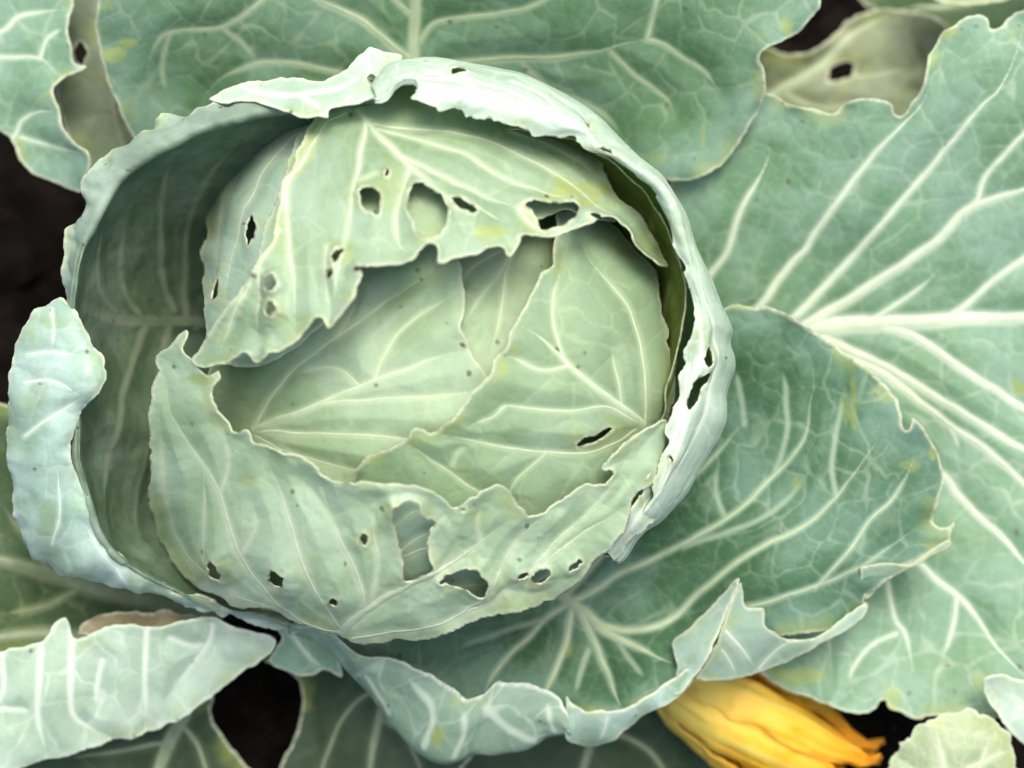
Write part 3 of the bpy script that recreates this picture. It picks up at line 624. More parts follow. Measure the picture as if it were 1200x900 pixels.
R_sheet = sheet('B', h=2.2, rows=[low3, low2, low1, sil_r, mid, mar_r], flip=1, trange=(2.9, 5), trim=('t1', 's1'), jag=3.2, ruffle=6, puff=4, bumps=(5, 4, 1), ridge=.5, blis=.5, seed=9,
      holes=[[(824, 421), (837, 408), (840, 430), (830, 429)], [(802, 475), (807, 464), (819, 446), (837, 437), (833, 450), (819, 471), (807, 480)], blob(538, 83, 9, 3, 0, 1), blob(574, 141, 8, 3.5, 10, 2), blob(693, 143, 4, 3, 20, 3), blob(711, 175, 9, 3.5, 15, 4), blob(786, 537, 5, 3, 60, 5)],
      veins=[([(760, 600), (800, 545), (828, 490), (846, 430), (836, 370), (815, 315), (800, 270)], 2.4, 1.1), ([(750, 605), (790, 540), (808, 480), (822, 420), (818, 360), (806, 310)], 2.0, 1.0), ([(740, 612), (775, 560), (792, 500), (802, 440), (808, 390)], 1.8, 1.0), ([(455, 95), (500, 90), (560, 95), (620, 120), (680, 150), (740, 190)], 2.0, 1.0), ([(470, 100), (520, 110), (580, 125), (640, 145), (690, 165)], 1.8, .9), ([(500, 80), (540, 95), (575, 130)], 1.3, .8), ([(600, 95), (640, 115), (660, 150)], 1.3, .8), ([(660, 115), (700, 150), (720, 178)], 1.3, .8)])
tw = sheet('A', h=2.0, outline=[(760, 560), (757, 568), (749, 584), (738, 596), (722, 612), (706, 630), (703, 636), (712, 650), (722, 656), (738, 634), (757, 618), (775, 600), (790, 575), (790, 545), (772, 545)], ctrl=[(760, 560, 176), (738, 596, 160), (706, 634, 128), (722, 656, 108), (775, 600, 112), (790, 560, 120), (750, 610, 150)],
           veins=[([(716, 645), (745, 610), (775, 570)], 1.8, 1.0)], holes=[blob(757, 573, 4, 9, 25, 1)], stains=[(752, 590, 5, 9, .9)], seed=10, puff=2, jag=1.2, ruffle=2)
leaf(CB, [R_sheet, tw], ['under', 'under'], 'vein_white', label='whitish leaf hooding over the right and top of the head with two holes in its rim')

# ---- left wrapper: deep cup, rim rolled outward
WC = [((335, 742), (338, 730), -40, -55), ((300, 728), (305, 720), -20, -35), ((262, 722), (258, 712), 5, -12), ((190, 705), (205, 690), 25, -5), ((120, 685), (160, 668), 45, 5), ((65, 668), (132, 645), 62, 10), ((35, 640), (115, 615), 78, 22), ((22, 600), (104, 575), 92, 40), ((12, 550), (95, 540), 105, 60), ((8, 500), (95, 505), 118, 78), ((10, 455), (115, 475), 132, 92), ((20, 405), (126, 430), 138, 100), ((40, 366), (115, 395), 132, 96), ((60, 352), (94, 365), 122, 90),
      ((66, 325), (90, 335), 124, 88), ((78, 285), (98, 295), 128, 92), ((95, 240), (118, 255), 132, 95), ((100, 207), (140, 215), 136, 96), ((125, 178), (168, 190), 140, 100), ((160, 153), (200, 172), 144, 105), ((210, 126), (245, 152), 148, 112), ((265, 112), (285, 140), 150, 118), ((310, 106), (325, 132), 150, 122), ((370, 98), (370, 125), 150, 125), ((430, 92), (430, 120), 150, 128), ((480, 95), (480, 125), 140, 120)]
E_ = np.array([(a[0], a[1], de) for a, b, dc, de in WC], float); C_ = np.array([(b[0], b[1], dc) for a, b, dc, de in WC], float)
C0 = C_.copy()
for k_, (x_, y_) in {9: (94, 505), 10: (90, 470), 11: (87, 430), 12: (86, 395), 13: (87, 365)}.items(): C_[k_, :2] = (x_, y_); C_[k_, 2] = 112
hc = np.array([475.0, 450.0]); dr = hc - C_[:, :2]; dr /= np.linalg.norm(dr, axis=1, keepdims=True)
def inw(k, dz):
    r = C_.copy(); r[:, :2] += dr * k; r[:, 2] = r[:, 2] - dz; return r
kk = np.array([0, 0, .2, .6, 1, 1, 1, 1, 1, 1, 1, 1, 1, .7, .2] + [0] * (len(WC) - 15))[:, None]
E0 = E_.copy(); Ein = C_ * 0.75 + E_ * 0.25; Ein[:, 2] -= 45; E_ = E_ * (1 - kk) + Ein * kk
mid = 0.5 * (E_ + C_); mid[:, 2] = C_[:, 2] + 2 - 0.25 * (C_[:, 2] - E_[:, 2])
def rs(A): # same column spacing for every row
    k = np.linspace(0, len(A) - 1, 240); i = np.minimum(k.astype(int), len(A) - 2); t = (k - i)[:, None]
    Q = np.vstack([2 * A[0] - A[1], A, 2 * A[-1] - A[-2]]); a, b, c, d = Q[i], Q[i + 1], Q[i + 2], Q[i + 3]
    return 0.5 * (2 * b + (c - a) * t + (2 * a - 5 * b + 4 * c - d) * t * t + (3 * b - a - 3 * c + d) * t ** 3)
rowsW = np.array([rs(x) for x in (inw(200, 330), inw(120, 235), inw(55, 140), inw(12, 52), C_, mid, E_)])
# resample columns evenly along the crest
Lc = np.concatenate([[0], np.cumsum(np.linalg.norm(np.diff((rowsW[4] + rowsW[6]) / 2, axis=0), axis=1))]); hW = 2.3; nW = int(Lc[-1] * 1.15 / hW)
rowsW = np.stack([np.stack([np.interp(np.linspace(0, Lc[-1], nW), Lc, r[:, k]) for k in range(3)], 1) for r in rowsW])
GW, ttW, HW = crom_rows(rowsW, 12); GW, ttW, HW = crom_rows(rowsW, int(HW / hW))
GW = np.transpose(GW, (1, 0, 2)).copy()
W_in = lambda: None
def W_sheet():
    s_in = [([(235, 378), (200, 377), (160, 376), (125, 372), (98, 366)], 8.0, 5.0), ([(205, 365), (190, 330), (185, 280), (190, 215), (205, 180)], 2.6, 1.2), ([(165, 370), (145, 340), (140, 290), (150, 250)], 2.2, 1.1), ([(135, 366), (117, 340), (114, 300), (122, 262)], 2.0, 1.0), ([(170, 382), (160, 410), (140, 480), (124, 540), (121, 590), (128, 625)], 3.4, 1.4), ([(200, 382), (185, 450), (170, 520), (160, 590), (175, 650)], 2.4, 1.2), ([(220, 370), (215, 320), (220, 260), (245, 200), (290, 160)], 2.4, 1.2)]
    return sheet('B', h=hW, grid=GW, flip=1, trim=('t1',), trange=None, jag=2.6, ruffle=9, puff=3, bumps=(4, 2, .6), blis=.3, seed=11, veins=s_in, ruffw=27,
                 stains=[(60, 375, 14, 9, .5), (40, 470, 10, 25, .5), (55, 600, 8, 22, .5), (180, 148, 22, 7, .8), (105, 640, 12, 8, .5)])
rimo = [(38, 364), (50, 352), (66, 344), (82, 352), (94, 372), (111, 398), (123, 418), (126, 436), (121, 456), (106, 477), (93, 498), (86, 520), (87, 545), (95, 565), (104, 582), (110, 605), (118, 627), (135, 648), (160, 669), (196, 687), (230, 702), (262, 716), (256, 723), (232, 721), (190, 706), (150, 694), (100, 684), (58, 674), (28, 652), (15, 620), (10, 598), (3, 550), (0, 500), (3, 455), (12, 406), (24, 380)]
rim = sheet('A', h=2.0, outline=rimo, ctrl=[(c[1][0], c[1][1], c[2] + 2) for c in WC[2:14]] + [(c[0][0], c[0][1], c[3]) for c in WC[2:14]] + [((c[0][0] + c[1][0]) / 2, (c[0][1] + c[1][1]) / 2, c[2] * .75 + c[3] * .25 + 8) for c in WC[4:13]],
            veins=[([(30, 415), (60, 413), (94, 417)], 1.8, 1), ([(60, 362), (63, 390), (60, 413)], 1.4, .9), ([(28, 450), (50, 446), (72, 452), (94, 464)], 2, 1.2), ([(26, 512), (50, 496), (72, 482), (104, 464)], 1.9, 1), ([(60, 640), (70, 600), (66, 550)], 1.4, .8), ([(150, 685), (120, 650), (95, 610)], 1.4, .8)],
            stains=[(62, 378, 14, 8, .7), (42, 462, 12, 30, .6), (52, 500, 8, 14, .5), (55, 610, 7, 20, .6), (60, 645, 9, 14, .6), (105, 672, 14, 6, .6), (38, 400, 7, 10, .5)], seed=28, puff=3.5, bumps=(3, 5, 1), ruffle=7, ruffw=30, jag=1.8, blis=.6, lift=-7, liftw=7)
fold = sheet('A', h=2.0, outline=[(236, 112), (260, 102), (284, 93), (338, 87), (377, 92), (402, 80), (410, 72), (433, 53), (452, 57), (470, 62), (468, 72), (456, 85), (451, 100), (444, 112), (433, 118), (401, 126), (387, 128), (385, 139), (372, 137), (356, 140), (335, 132), (316, 123), (290, 116), (260, 118)],
             ctrl=[(240, 112, 120), (300, 95, 130), (377, 92, 150), (433, 53, 140), (470, 64, 160), (450, 100, 200), (401, 126, 205), (384, 138, 206), (330, 128, 180), (290, 114, 150), (360, 112, 186)],
             holes=[blob(438, 92, 9, 5, 35, 1)], veins=[([(300, 105), (350, 108), (400, 100), (440, 70)], 1.6, .9), ([(350, 108), (370, 122), (382, 132)], 1.2, .8)], seed=12, puff=2, ruffle=2, jag=1.2)
rim['vmat'] = fold['vmat'] = 'vein_white'
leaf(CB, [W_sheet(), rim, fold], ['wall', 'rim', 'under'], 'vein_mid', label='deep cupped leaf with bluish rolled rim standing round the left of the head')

# ---- inner side of the right hood, light through it painted as olive
ol = crom([(560, 150, 140), (640, 160, 150), (700, 182, 150), (752, 222, 150), (783, 275, 145), (796, 340, 140), (794, 400, 135), (782, 460, 125), (762, 540, 100)], n=60)
o2 = ol.copy(); dd = HC - ol[:, :2]; dd /= np.linalg.norm(dd, axis=1, keepdims=True); o2[:, :2] += dd * 28; o2[:, 2] -= 70
o3 = ol.copy(); o3[:, :2] += dd * 90; o3[:, 2] -= 170; o0 = ol.copy(); o0[:, :2] += -dd * 3; o0[:, 2] += 25
leaf(CB, [sheet('B', h=3, rows=[o3, o2, ol, o0], flip=1, seed=13, trim=('t1',), puff=3, veins=[([(740, 300), (765, 270), (770, 240)], 1.6, .9), ([(770, 400), (785, 350), (790, 320)], 1.6, .9)])], 'olive', 'vein_dull', label='inner side of the right hood with light through the leaf painted as olive')

# ------------------------------------------------------------------ outer leaves of the plant
leaf(CB, [sheet('A', h=2.6, outline=[(700, -195), (500, -215), (340, -200), (210, -150), (140, -85), (120, -25), (116, 0), (111, 28), (117, 60), (129, 100), (148, 148), (170, 185), (230, 240), (330, 300), (480, 330), (620, 300), (720, 250), (770, 205), (780, 209), (794, 210), (819, 208), (844, 197), (858, 181), (872, 160), (894, 124), (900, 105), (899, 85), (893, 68), (901, 54), (929, 44), (944, 32), (957, 15), (962, 0), (950, -70), (860, -150)],
      ctrl=[(485, 90, -128), (485, 0, -72), (700, 60, -92), (700, 150, -150), (900, 80, -50), (960, 0, -30), (800, 205, -120), (850, 120, -80), (300, 60, -98), (200, 30, -60), (120, 30, -70), (140, 120, -115), (250, 220, -190), (480, 300, -260), (680, 240, -205), (485, -60, -45), (800, -50, -20), (200, -60, -30), (640, 0, -55), (330, -40, -50), (500, -200, -40), (250, -160, -40), (800, -160, -40)],
      veins=[([(478, 300), (480, 150), (483, 95), (485, 40), (490, -70), (492, -190)], 15, 4), ([(486, 95), (515, 80), (551, 75), (629, 69), (700, 60), (757, 50)], 5.5, 3.2), ([(757, 50), (763, 25), (770, 0), (785, -40)], 2.6, 1.5), ([(757, 50), (782, 59), (800, 71), (826, 86), (846, 110)], 2.8, 1.0), ([(715, 62), (725, 75), (743, 92), (778, 117), (795, 140)], 2.0, .8),
             ([(480, 68), (455, 50), (426, 28), (380, 4), (330, -30)], 5, 3), ([(478, 120), (440, 95), (391, 82), (338, 71), (302, 73), (263, 92), (230, 130)], 4, 1.5), ([(320, -20), (306, 0), (260, 32), (199, 39), (178, 60), (170, 95)], 2.4, 1.0), ([(260, 32), (285, 52), (302, 72)], 1.5, 1.0), ([(199, 39), (190, 80), (200, 120)], 1.3, .8), ([(492, 50), (510, 30), (560, 22), (620, 10), (680, -30)], 3.0, 1.8), ([(480, 20), (460, 0), (430, -40)], 3, 2), ([(610, 71), (640, 100), (700, 130), (740, 175)], 1.8, .8)],
      stains=[(135, 60, 12, 9, .8), (150, 48, 10, 5, .8), (770, 185, 14, 9, .5), (825, 165, 3, 18, .6), (925, 30, 8, 12, .8)], seed=14, puff=5, bumps=(7, 4, .7), ruffle=6, jag=1.4, relief=.2, vscale=.66)],
     'top', 'vein_soft', label='wide grey green leaf spreading behind the top of the head')

leaf(CB, [sheet('A', h=2.8, outline=[(900, 108), (922, 119), (951, 121), (970, 127), (981, 127), (988, 119), (997, 114), (1011, 112), (1043, 116), (1054, 132), (1064, 123), (1079, 103), (1086, 71), (1097, 46), (1118, 27), (1143, 16), (1157, 22), (1162, 34), (1171, 32), (1182, 18), (1194, 11), (1240, -2), (1310, 40), (1375, 140), (1415, 270), (1425, 400), (1405, 550), (1350, 690), (1270, 800), (1180, 842), (1118, 840), (1075, 843), (1064, 840), (1043, 832), (1035, 822), (1025, 832), (1004, 838), (979, 832), (958, 822), (922, 811), (894, 794), (830, 740), (760, 620), (730, 480), (740, 320), (780, 220), (850, 130)],
      ctrl=[(940, 385, -172), (1060, 375, -155), (1200, 372, -135), (1300, 372, -135), (1420, 380, -150), (1380, 180, -110), (1370, 640, -140), (900, 120, -105), (1050, 120, -70), (1150, 20, -50), (1290, 30, -60), (850, 250, -150), (1100, 250, -112), (1200, 200, -95), (760, 400, -215), (1000, 830, -130), (1100, 840, -125), (1270, 790, -120), (1100, 600, -168), (1200, 600, -150), (860, 760, -195), (1150, 480, -150), (1250, 480, -140), (1060, 380, -160)],
      veins=[([(860, 405), (930, 392), (960, 386), (1000, 381), (1060, 377), (1130, 374), (1200, 373), (1310, 370), (1415, 372)], 15, 4), ([(930, 388), (954, 376), (990, 355), (1029, 329), (1093, 288), (1136, 247), (1200, 222), (1280, 185)], 7, 4), ([(1136, 247), (1146, 235), (1157, 206), (1200, 156), (1240, 110)], 3.2, 2), ([(915, 385), (936, 368), (979, 322), (1011, 288), (1036, 260), (1100, 188), (1150, 125), (1171, 103), (1192, 60), (1200, 30)], 5, 2), ([(870, 385), (894, 354), (922, 317), (947, 288), (972, 249), (1029, 174), (1075, 128), (1097, 85)], 5, 2.2), ([(815, 360), (833, 322), (855, 288), (869, 245), (890, 210), (899, 190), (903, 171)], 4.2, 2.6),
             ([(1100, 374), (1121, 366), (1164, 329), (1200, 304), (1270, 260)], 4, 2.4), ([(1010, 378), (1036, 366), (1070, 345), (1100, 318)], 3, 1.2), ([(1030, 382), (1057, 388), (1100, 411), (1157, 450), (1200, 480), (1290, 530)], 5.5, 3), ([(940, 390), (979, 402), (1047, 434), (1118, 478), (1200, 527), (1290, 570)], 6, 3.2), ([(930, 395), (975, 412), (1029, 434), (1064, 458), (1111, 496), (1164, 535), (1200, 567), (1280, 640)], 6, 3), ([(920, 400), (980, 450), (1050, 520), (1107, 560), (1121, 580), (1164, 619), (1200, 658), (1260, 730)], 5, 2.6), ([(900, 420), (960, 520), (1030, 620), (1079, 662), (1139, 715), (1168, 758), (1196, 786), (1230, 820)], 5, 2.4),
             ([(1111, 496), (1120, 515), (1124, 530)], 2, .8), ([(1035, 640), (1047, 715), (1060, 740), (1072, 790)], 2.2, 1), ([(1120, 700), (1116, 730), (1104, 775)], 1.8, .8), ([(980, 560), (960, 660), (970, 740), (975, 800)], 2.6, 1), ([(1050, 740), (1020, 755), (1000, 780), (990, 810)], 1.6, .8)],
      stains=[(1192, 455, 9, 9, .9), (935, 790, 28, 9, .8), (1045, 820, 12, 16, .7), (1110, 38, 12, 8, .7), (1150, 800, 14, 10, .6)], seed=15, puff=5, bumps=(8, 4, .7), ruffle=8, jag=1.8, relief=.2, vscale=.85)],
     'outer', label='huge grey green leaf with thick cream midrib spreading to the right of the head')

# lower right cupped leaf with ruffled rim
B_main = sheet('A', h=2.5, outline=[(851, 362), (865, 356), (887, 358), (904, 359), (929, 371), (958, 389), (979, 406), (1008, 425), (1029, 443), (1047, 464), (1057, 482), (1060, 502), (1066, 500), (1070, 488), (1086, 503), (1096, 521), (1103, 537), (1107, 560), (1100, 585), (1096, 612), (1110, 616), (1121, 611), (1115, 627), (1111, 639), (1082, 651), (1057, 665), (1029, 687), (1016, 699), (1013, 719), (983, 729), (958, 738), (922, 744), (890, 748), (860, 766), (830, 783), (803, 796), (765, 824), (722, 841), (690, 843), (668, 838), (655, 842), (620, 842), (540, 840), (470, 806), (420, 785), (372, 752), (380, 700), (450, 620), (600, 560), (700, 480), (780, 400)],
      ctrl=[(672, 705, -128), (580, 790, -98), (450, 760, -100), (700, 800, -88), (690, 836, -42), (690, 872, -78), (740, 838, -42), (740, 855, -60), (790, 800, -48), (790, 740, -98), (850, 780, -80), (870, 715, -60), (1000, 720, -75), (1008, 666, -40), (940, 694, -48), (1110, 620, -62), (1060, 500, -38), (980, 405, -38), (890, 357, -62), (820, 400, -95), (800, 550, -108), (900, 560, -78), (960, 480, -58), (720, 620, -140), (500, 650, -190), (700, 480, -200), (380, 755, -100), (540, 840, -90)],
      veins=[([(650, 690), (672, 705), (690, 718), (711, 740), (753, 761), (794, 779)], 9, 4), ([(690, 718), (707, 731), (736, 738), (780, 730), (823, 692), (876, 651), (940, 616), (979, 582), (1004, 550), (1025, 521), (1033, 490)], 6, 1.6), ([(666, 700), (682, 697), (718, 676), (780, 646), (851, 608), (904, 560), (940, 518), (950, 470), (952, 439), (946, 410)], 5, 1.3), ([(906, 558), (920, 515), (922, 468), (913, 414)], 1.8, .7), ([(660, 698), (740, 610), (816, 553), (872, 496), (904, 478)], 4, 1.4), ([(872, 498), (868, 460), (862, 425)], 1.6, .8),
             ([(662, 706), (640, 722), (629, 733), (600, 765), (577, 795), (560, 830)], 4, 2), ([(670, 712), (664, 747), (652, 778), (641, 800), (630, 830)], 5, 3), ([(678, 712), (689, 733), (704, 768), (718, 805), (730, 835)], 5.5, 3), ([(860, 716), (876, 711), (940, 693), (1008, 665), (1043, 640), (1085, 610)], 3.2, 1.2), ([(955, 690), (968, 676), (1000, 637), (1022, 606), (1047, 584), (1064, 553), (1075, 520)], 2.4, 1), ([(851, 608), (838, 575), (842, 540)], 1.6, .7), ([(800, 640), (850, 625), (905, 600), (960, 540)], 1.8, .6), ([(720, 745), (735, 770), (760, 800)], 2, 1), ([(640, 722), (590, 740), (520, 770)], 2, 1), ([(979, 582), (975, 540), (985, 480), (990, 440)], 1.6, .8), ([(690, 760), (680, 790), (672, 815)], 1.8, 1)],
      stains=[(1000, 470, 4, 34, .6), (990, 480, 6, 20, .5), (935, 565, 8, 9, .5), (1065, 545, 10, 7, .5), (1015, 428, 10, 8, .5), (875, 360, 24, 5, .7), (1093, 530, 5, 8, .8), (668, 758, 5, 12, .6)], seed=16, puff=5, bumps=(6, 3.5, .7), ruffle=8, jag=1.5, relief=.2, vscale=.62)
fm = crom([(340, 738, -60), (347, 735, -50), (373, 731, -42), (398, 745, -38), (426, 763, -35), (458, 767, -32), (497, 777, -30), (519, 790, -30), (533, 804, -32), (552, 813, -34), (574, 807, -34), (590, 793, -32), (615, 792, -32), (643, 800, -34), (660, 817, -38), (666, 836, -44), (667, 858, -56)], n=50)
fs = crom([(338, 740, -75), (352, 742, -75), (380, 753, -78), (416, 788, -82), (451, 829, -86), (487, 872, -92), (512, 889, -96), (533, 886, -96), (551, 877, -94), (579, 879, -92), (608, 875, -90), (625, 869, -88), (640, 862, -84), (664, 860, -78), (668, 862, -74)], n=50)
f1 = fm * .5 + fs * .5; f1[:, 2] += 12; fh = fs.copy(); fh[:, 1] -= 30; fh[:, 2] -= 35; fh2 = fs.copy(); fh2[:, 1] -= 80; fh2[:, 2] = -135
B_flap = sheet('B', h=2.0, rows=[fh2, fh, fs, f1, fm], flip=1, trange=(1.9, 4), trim=('t1',), seed=17, ruffle=6, jag=1.6, puff=4, bumps=(5, 6, 1), ridge=.4, blis=.4, holes=[],
      veins=[([(500, 870), (510, 840), (495, 810), (470, 785)], 1.9, 1), ([(625, 862), (590, 845), (560, 820)], 1.8, .9), ([(530, 880), (545, 850), (540, 825)], 1.4, .8), ([(460, 830), (440, 800), (425, 775)], 1.5, .8), ([(650, 855), (645, 835), (640, 815)], 1.4, .8)], stains=[(516, 862, 11, 8, 1)])
B_f3 = sheet('A', h=2.0, outline=[(869, 676), (872, 692), (875, 711), (896, 712), (898, 733), (908, 741), (922, 748), (950, 748), (979, 730), (1014, 706), (1014, 722), (981, 744), (951, 760), (922, 776), (887, 791), (851, 799), (820, 797), (812, 795), (830, 772), (845, 738), (856, 705)], ctrl=[(869, 676, -10), (875, 711, -28), (898, 735, -35), (950, 750, -45), (1010, 717, -58), (922, 773, -70), (851, 799, -74), (815, 795, -60), (845, 738, -22), (870, 760, -45)],
      veins=[([(850, 738), (868, 760), (884, 782)], 2.0, 1), ([(845, 760), (855, 775), (862, 790)], 1.6, .8), ([(890, 785), (920, 755), (950, 750)], 1.3, .8)], seed=18, puff=2, bumps=(2, 1.5, .5), ruffle=2, jag=1.0)
B_f4 = sheet('A', h=2.0, outline=[(870, 674), (864, 690), (857, 705), (845, 738), (831, 772), (815, 793), (795, 815), (786, 808), (793, 782), (789, 760), (792, 748), (815, 728), (842, 700), (858, 683)], ctrl=[(870, 674, -8), (845, 738, -20), (815, 793, -34), (790, 812, -48), (790, 755, -62), (815, 728, -52), (842, 700, -34), (820, 755, -30)], veins=[], stains=[(812, 776, 9, 8, .6)], seed=19, puff=2, bumps=(2, 1.5, .5), ruffle=2, jag=1.0)
B_f2 = sheet('A', h=2.0, outline=[(661, 815), (670, 826), (690, 832), (718, 831), (742, 824), (768, 810), (790, 794), (803, 782), (815, 790), (802, 812), (768, 833), (735, 856), (715, 869), (690, 877), (676, 870), (664, 858)], ctrl=[(664, 818, -38), (690, 832, -34), (742, 824, -32), (804, 784, -36), (802, 812, -54), (735, 856, -66), (690, 876, -86), (666, 858, -66), (700, 852, -46), (770, 824, -42)], veins=[([(712, 840), (706, 858), (698, 870)], 1.5, .9)], seed=27, puff=2, bumps=(4, 5, .8), ruffle=5, jag=1.2)
B_f5 = sheet('A', h=2.0, outline=[(1007, 664), (1024, 662), (1042, 660), (1062, 660), (1086, 646), (1108, 632), (1114, 638), (1084, 655), (1058, 670), (1030, 691), (1015, 703), (1010, 690)], ctrl=[(1008, 665, -36), (1060, 661, -38), (1110, 634, -54), (1030, 690, -58), (1015, 702, -62), (1040, 672, -44)], seed=38, puff=2, bumps=(2, 2, .5), ruffle=3, jag=.8)
for s_ in (B_flap, B_f2, B_f3, B_f4): s_['vmat'] = 'vein_white'
leaf(CB, [B_main, B_flap, B_f2, B_f3, B_f4, B_f5], ['teal', 'flap', 'rim', 'shade', 'rim', 'shade'], 'vein_soft', label='cupped grey green leaf below the head with ruffled upturned pale rim')

# pale turned-over leaf, low leaves under the head
D_OUT = [(0, 761), (21, 756), (50, 751), (62, 730), (76, 722), (84, 733), (86, 747), (96, 747), (117, 736), (149, 731), (171, 735), (199, 731), (228, 724), (252, 724), (270, 733), (299, 740), (316, 744), (326, 752), (320, 765), (306, 776), (277, 797), (245, 822), (213, 843), (178, 861), (124, 875), (71, 889), (28, 898), (0, 912), (-70, 935), (-80, 775)]
leaf(CB, [sheet('A', h=2.2, outline=D_OUT, ctrl=[(-70, 770, -70), (0, 765, -58), (76, 724, -46), (150, 735, -40), (250, 728, -36), (325, 752, -60), (245, 820, -100), (124, 873, -108), (0, 910, -112), (-70, 930, -115), (60, 810, -62), (170, 790, -60)],
      veins=[([(84, 740), (84, 790), (84, 836), (107, 856), (135, 870)], 2.4, 1.1), ([(172, 740), (171, 800), (171, 858)], 2.2, 1.1), ([(48, 760), (46, 800), (43, 836), (55, 889)], 2.4, 1.2), ([(-20, 832), (0, 830), (32, 832), (43, 838)], 1.6, .9), ([(4, 765), (4, 800), (0, 832)], 1.6, .9), ([(250, 735), (245, 756), (222, 790), (199, 818)], 1.7, .9), ([(121, 775), (114, 800), (114, 836)], 1.3, .8), ([(200, 750), (230, 760), (248, 752)], 1.2, .8)], seed=20, puff=8, bumps=(5, 3, .6), ruffle=4, jag=1.4)],
     'under', 'vein_white', label='whitish leaf turned over to show its underside beneath the cupped left leaf')
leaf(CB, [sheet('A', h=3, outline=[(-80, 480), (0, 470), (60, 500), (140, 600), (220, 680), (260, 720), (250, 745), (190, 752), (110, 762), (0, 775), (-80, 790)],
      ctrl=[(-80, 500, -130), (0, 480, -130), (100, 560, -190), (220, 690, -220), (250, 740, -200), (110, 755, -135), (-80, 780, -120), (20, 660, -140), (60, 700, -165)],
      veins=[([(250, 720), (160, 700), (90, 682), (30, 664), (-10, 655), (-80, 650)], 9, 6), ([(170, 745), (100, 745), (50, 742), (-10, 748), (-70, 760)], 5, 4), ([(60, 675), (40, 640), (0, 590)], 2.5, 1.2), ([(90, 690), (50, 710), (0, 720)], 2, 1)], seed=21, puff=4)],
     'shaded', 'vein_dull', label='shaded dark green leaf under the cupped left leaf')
leaf(CB, [sheet('A', h=2.2, outline=[(302, 712), (318, 706), (322, 720), (345, 731), (372, 733), (393, 748), (398, 768), (403, 793), (392, 789), (380, 785), (367, 791), (350, 791), (333, 785), (314, 774), (322, 758), (330, 745), (318, 732)],
      ctrl=[(310, 708, -40), (345, 733, -72), (390, 755, -80), (400, 792, -105), (350, 790, -105), (314, 773, -100), (350, 755, -80)], veins=[([(338, 735), (350, 752), (366, 772), (384, 784)], 2, 1)], seed=22, puff=2, ruffle=3, jag=1)],
     'outer', label='small stub of green leaf at the foot of the head')
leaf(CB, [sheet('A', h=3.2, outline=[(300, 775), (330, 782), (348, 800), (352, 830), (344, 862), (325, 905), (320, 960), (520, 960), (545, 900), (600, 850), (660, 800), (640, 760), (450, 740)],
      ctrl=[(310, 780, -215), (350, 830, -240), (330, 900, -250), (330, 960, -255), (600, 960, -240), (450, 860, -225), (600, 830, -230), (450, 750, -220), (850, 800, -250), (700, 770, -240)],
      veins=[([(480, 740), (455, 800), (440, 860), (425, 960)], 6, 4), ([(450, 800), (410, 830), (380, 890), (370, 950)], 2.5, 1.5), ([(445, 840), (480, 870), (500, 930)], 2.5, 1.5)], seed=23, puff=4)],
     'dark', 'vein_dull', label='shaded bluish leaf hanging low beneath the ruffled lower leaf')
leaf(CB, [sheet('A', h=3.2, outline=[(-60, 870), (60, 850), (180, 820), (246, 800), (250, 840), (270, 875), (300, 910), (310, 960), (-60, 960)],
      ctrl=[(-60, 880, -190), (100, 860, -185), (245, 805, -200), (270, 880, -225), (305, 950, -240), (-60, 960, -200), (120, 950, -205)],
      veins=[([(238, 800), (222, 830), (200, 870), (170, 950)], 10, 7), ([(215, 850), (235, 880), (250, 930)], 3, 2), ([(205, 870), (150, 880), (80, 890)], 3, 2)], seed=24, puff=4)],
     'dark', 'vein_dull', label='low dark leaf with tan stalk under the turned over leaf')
leaf(CB, [sheet('A', h=2.2, outline=[(86, 742), (92, 732), (110, 722), (135, 714), (160, 713), (190, 717), (232, 724), (228, 738), (170, 744), (120, 748)],
      ctrl=[(86, 742, -80), (135, 706, -95), (230, 725, -90), (170, 744, -70), (140, 725, -78)], veins=[], stains=[(102, 722, 16, 6, 1), (128, 712, 14, 5, 1)], seed=25, puff=1, ruffle=6, jag=2.0)], 'dry', label='withered brown scrap of leaf')

leaf(CB, [sheet('A', h=3.5, outline=[(520, 970), (530, 890), (580, 850), (680, 830), (790, 800), (850, 840), (862, 900), (850, 970)], ctrl=[(520, 960, -300), (530, 890, -290), (680, 830, -285), (800, 810, -300), (860, 900, -320), (700, 960, -310)], veins=[([(700, 820), (690, 880), (670, 960)], 6, 4), ([(695, 850), (760, 880), (800, 940)], 3, 2)], seed=36, puff=4)], 'dark', 'vein_dull', label='dark lowest leaf beside the orange flower')
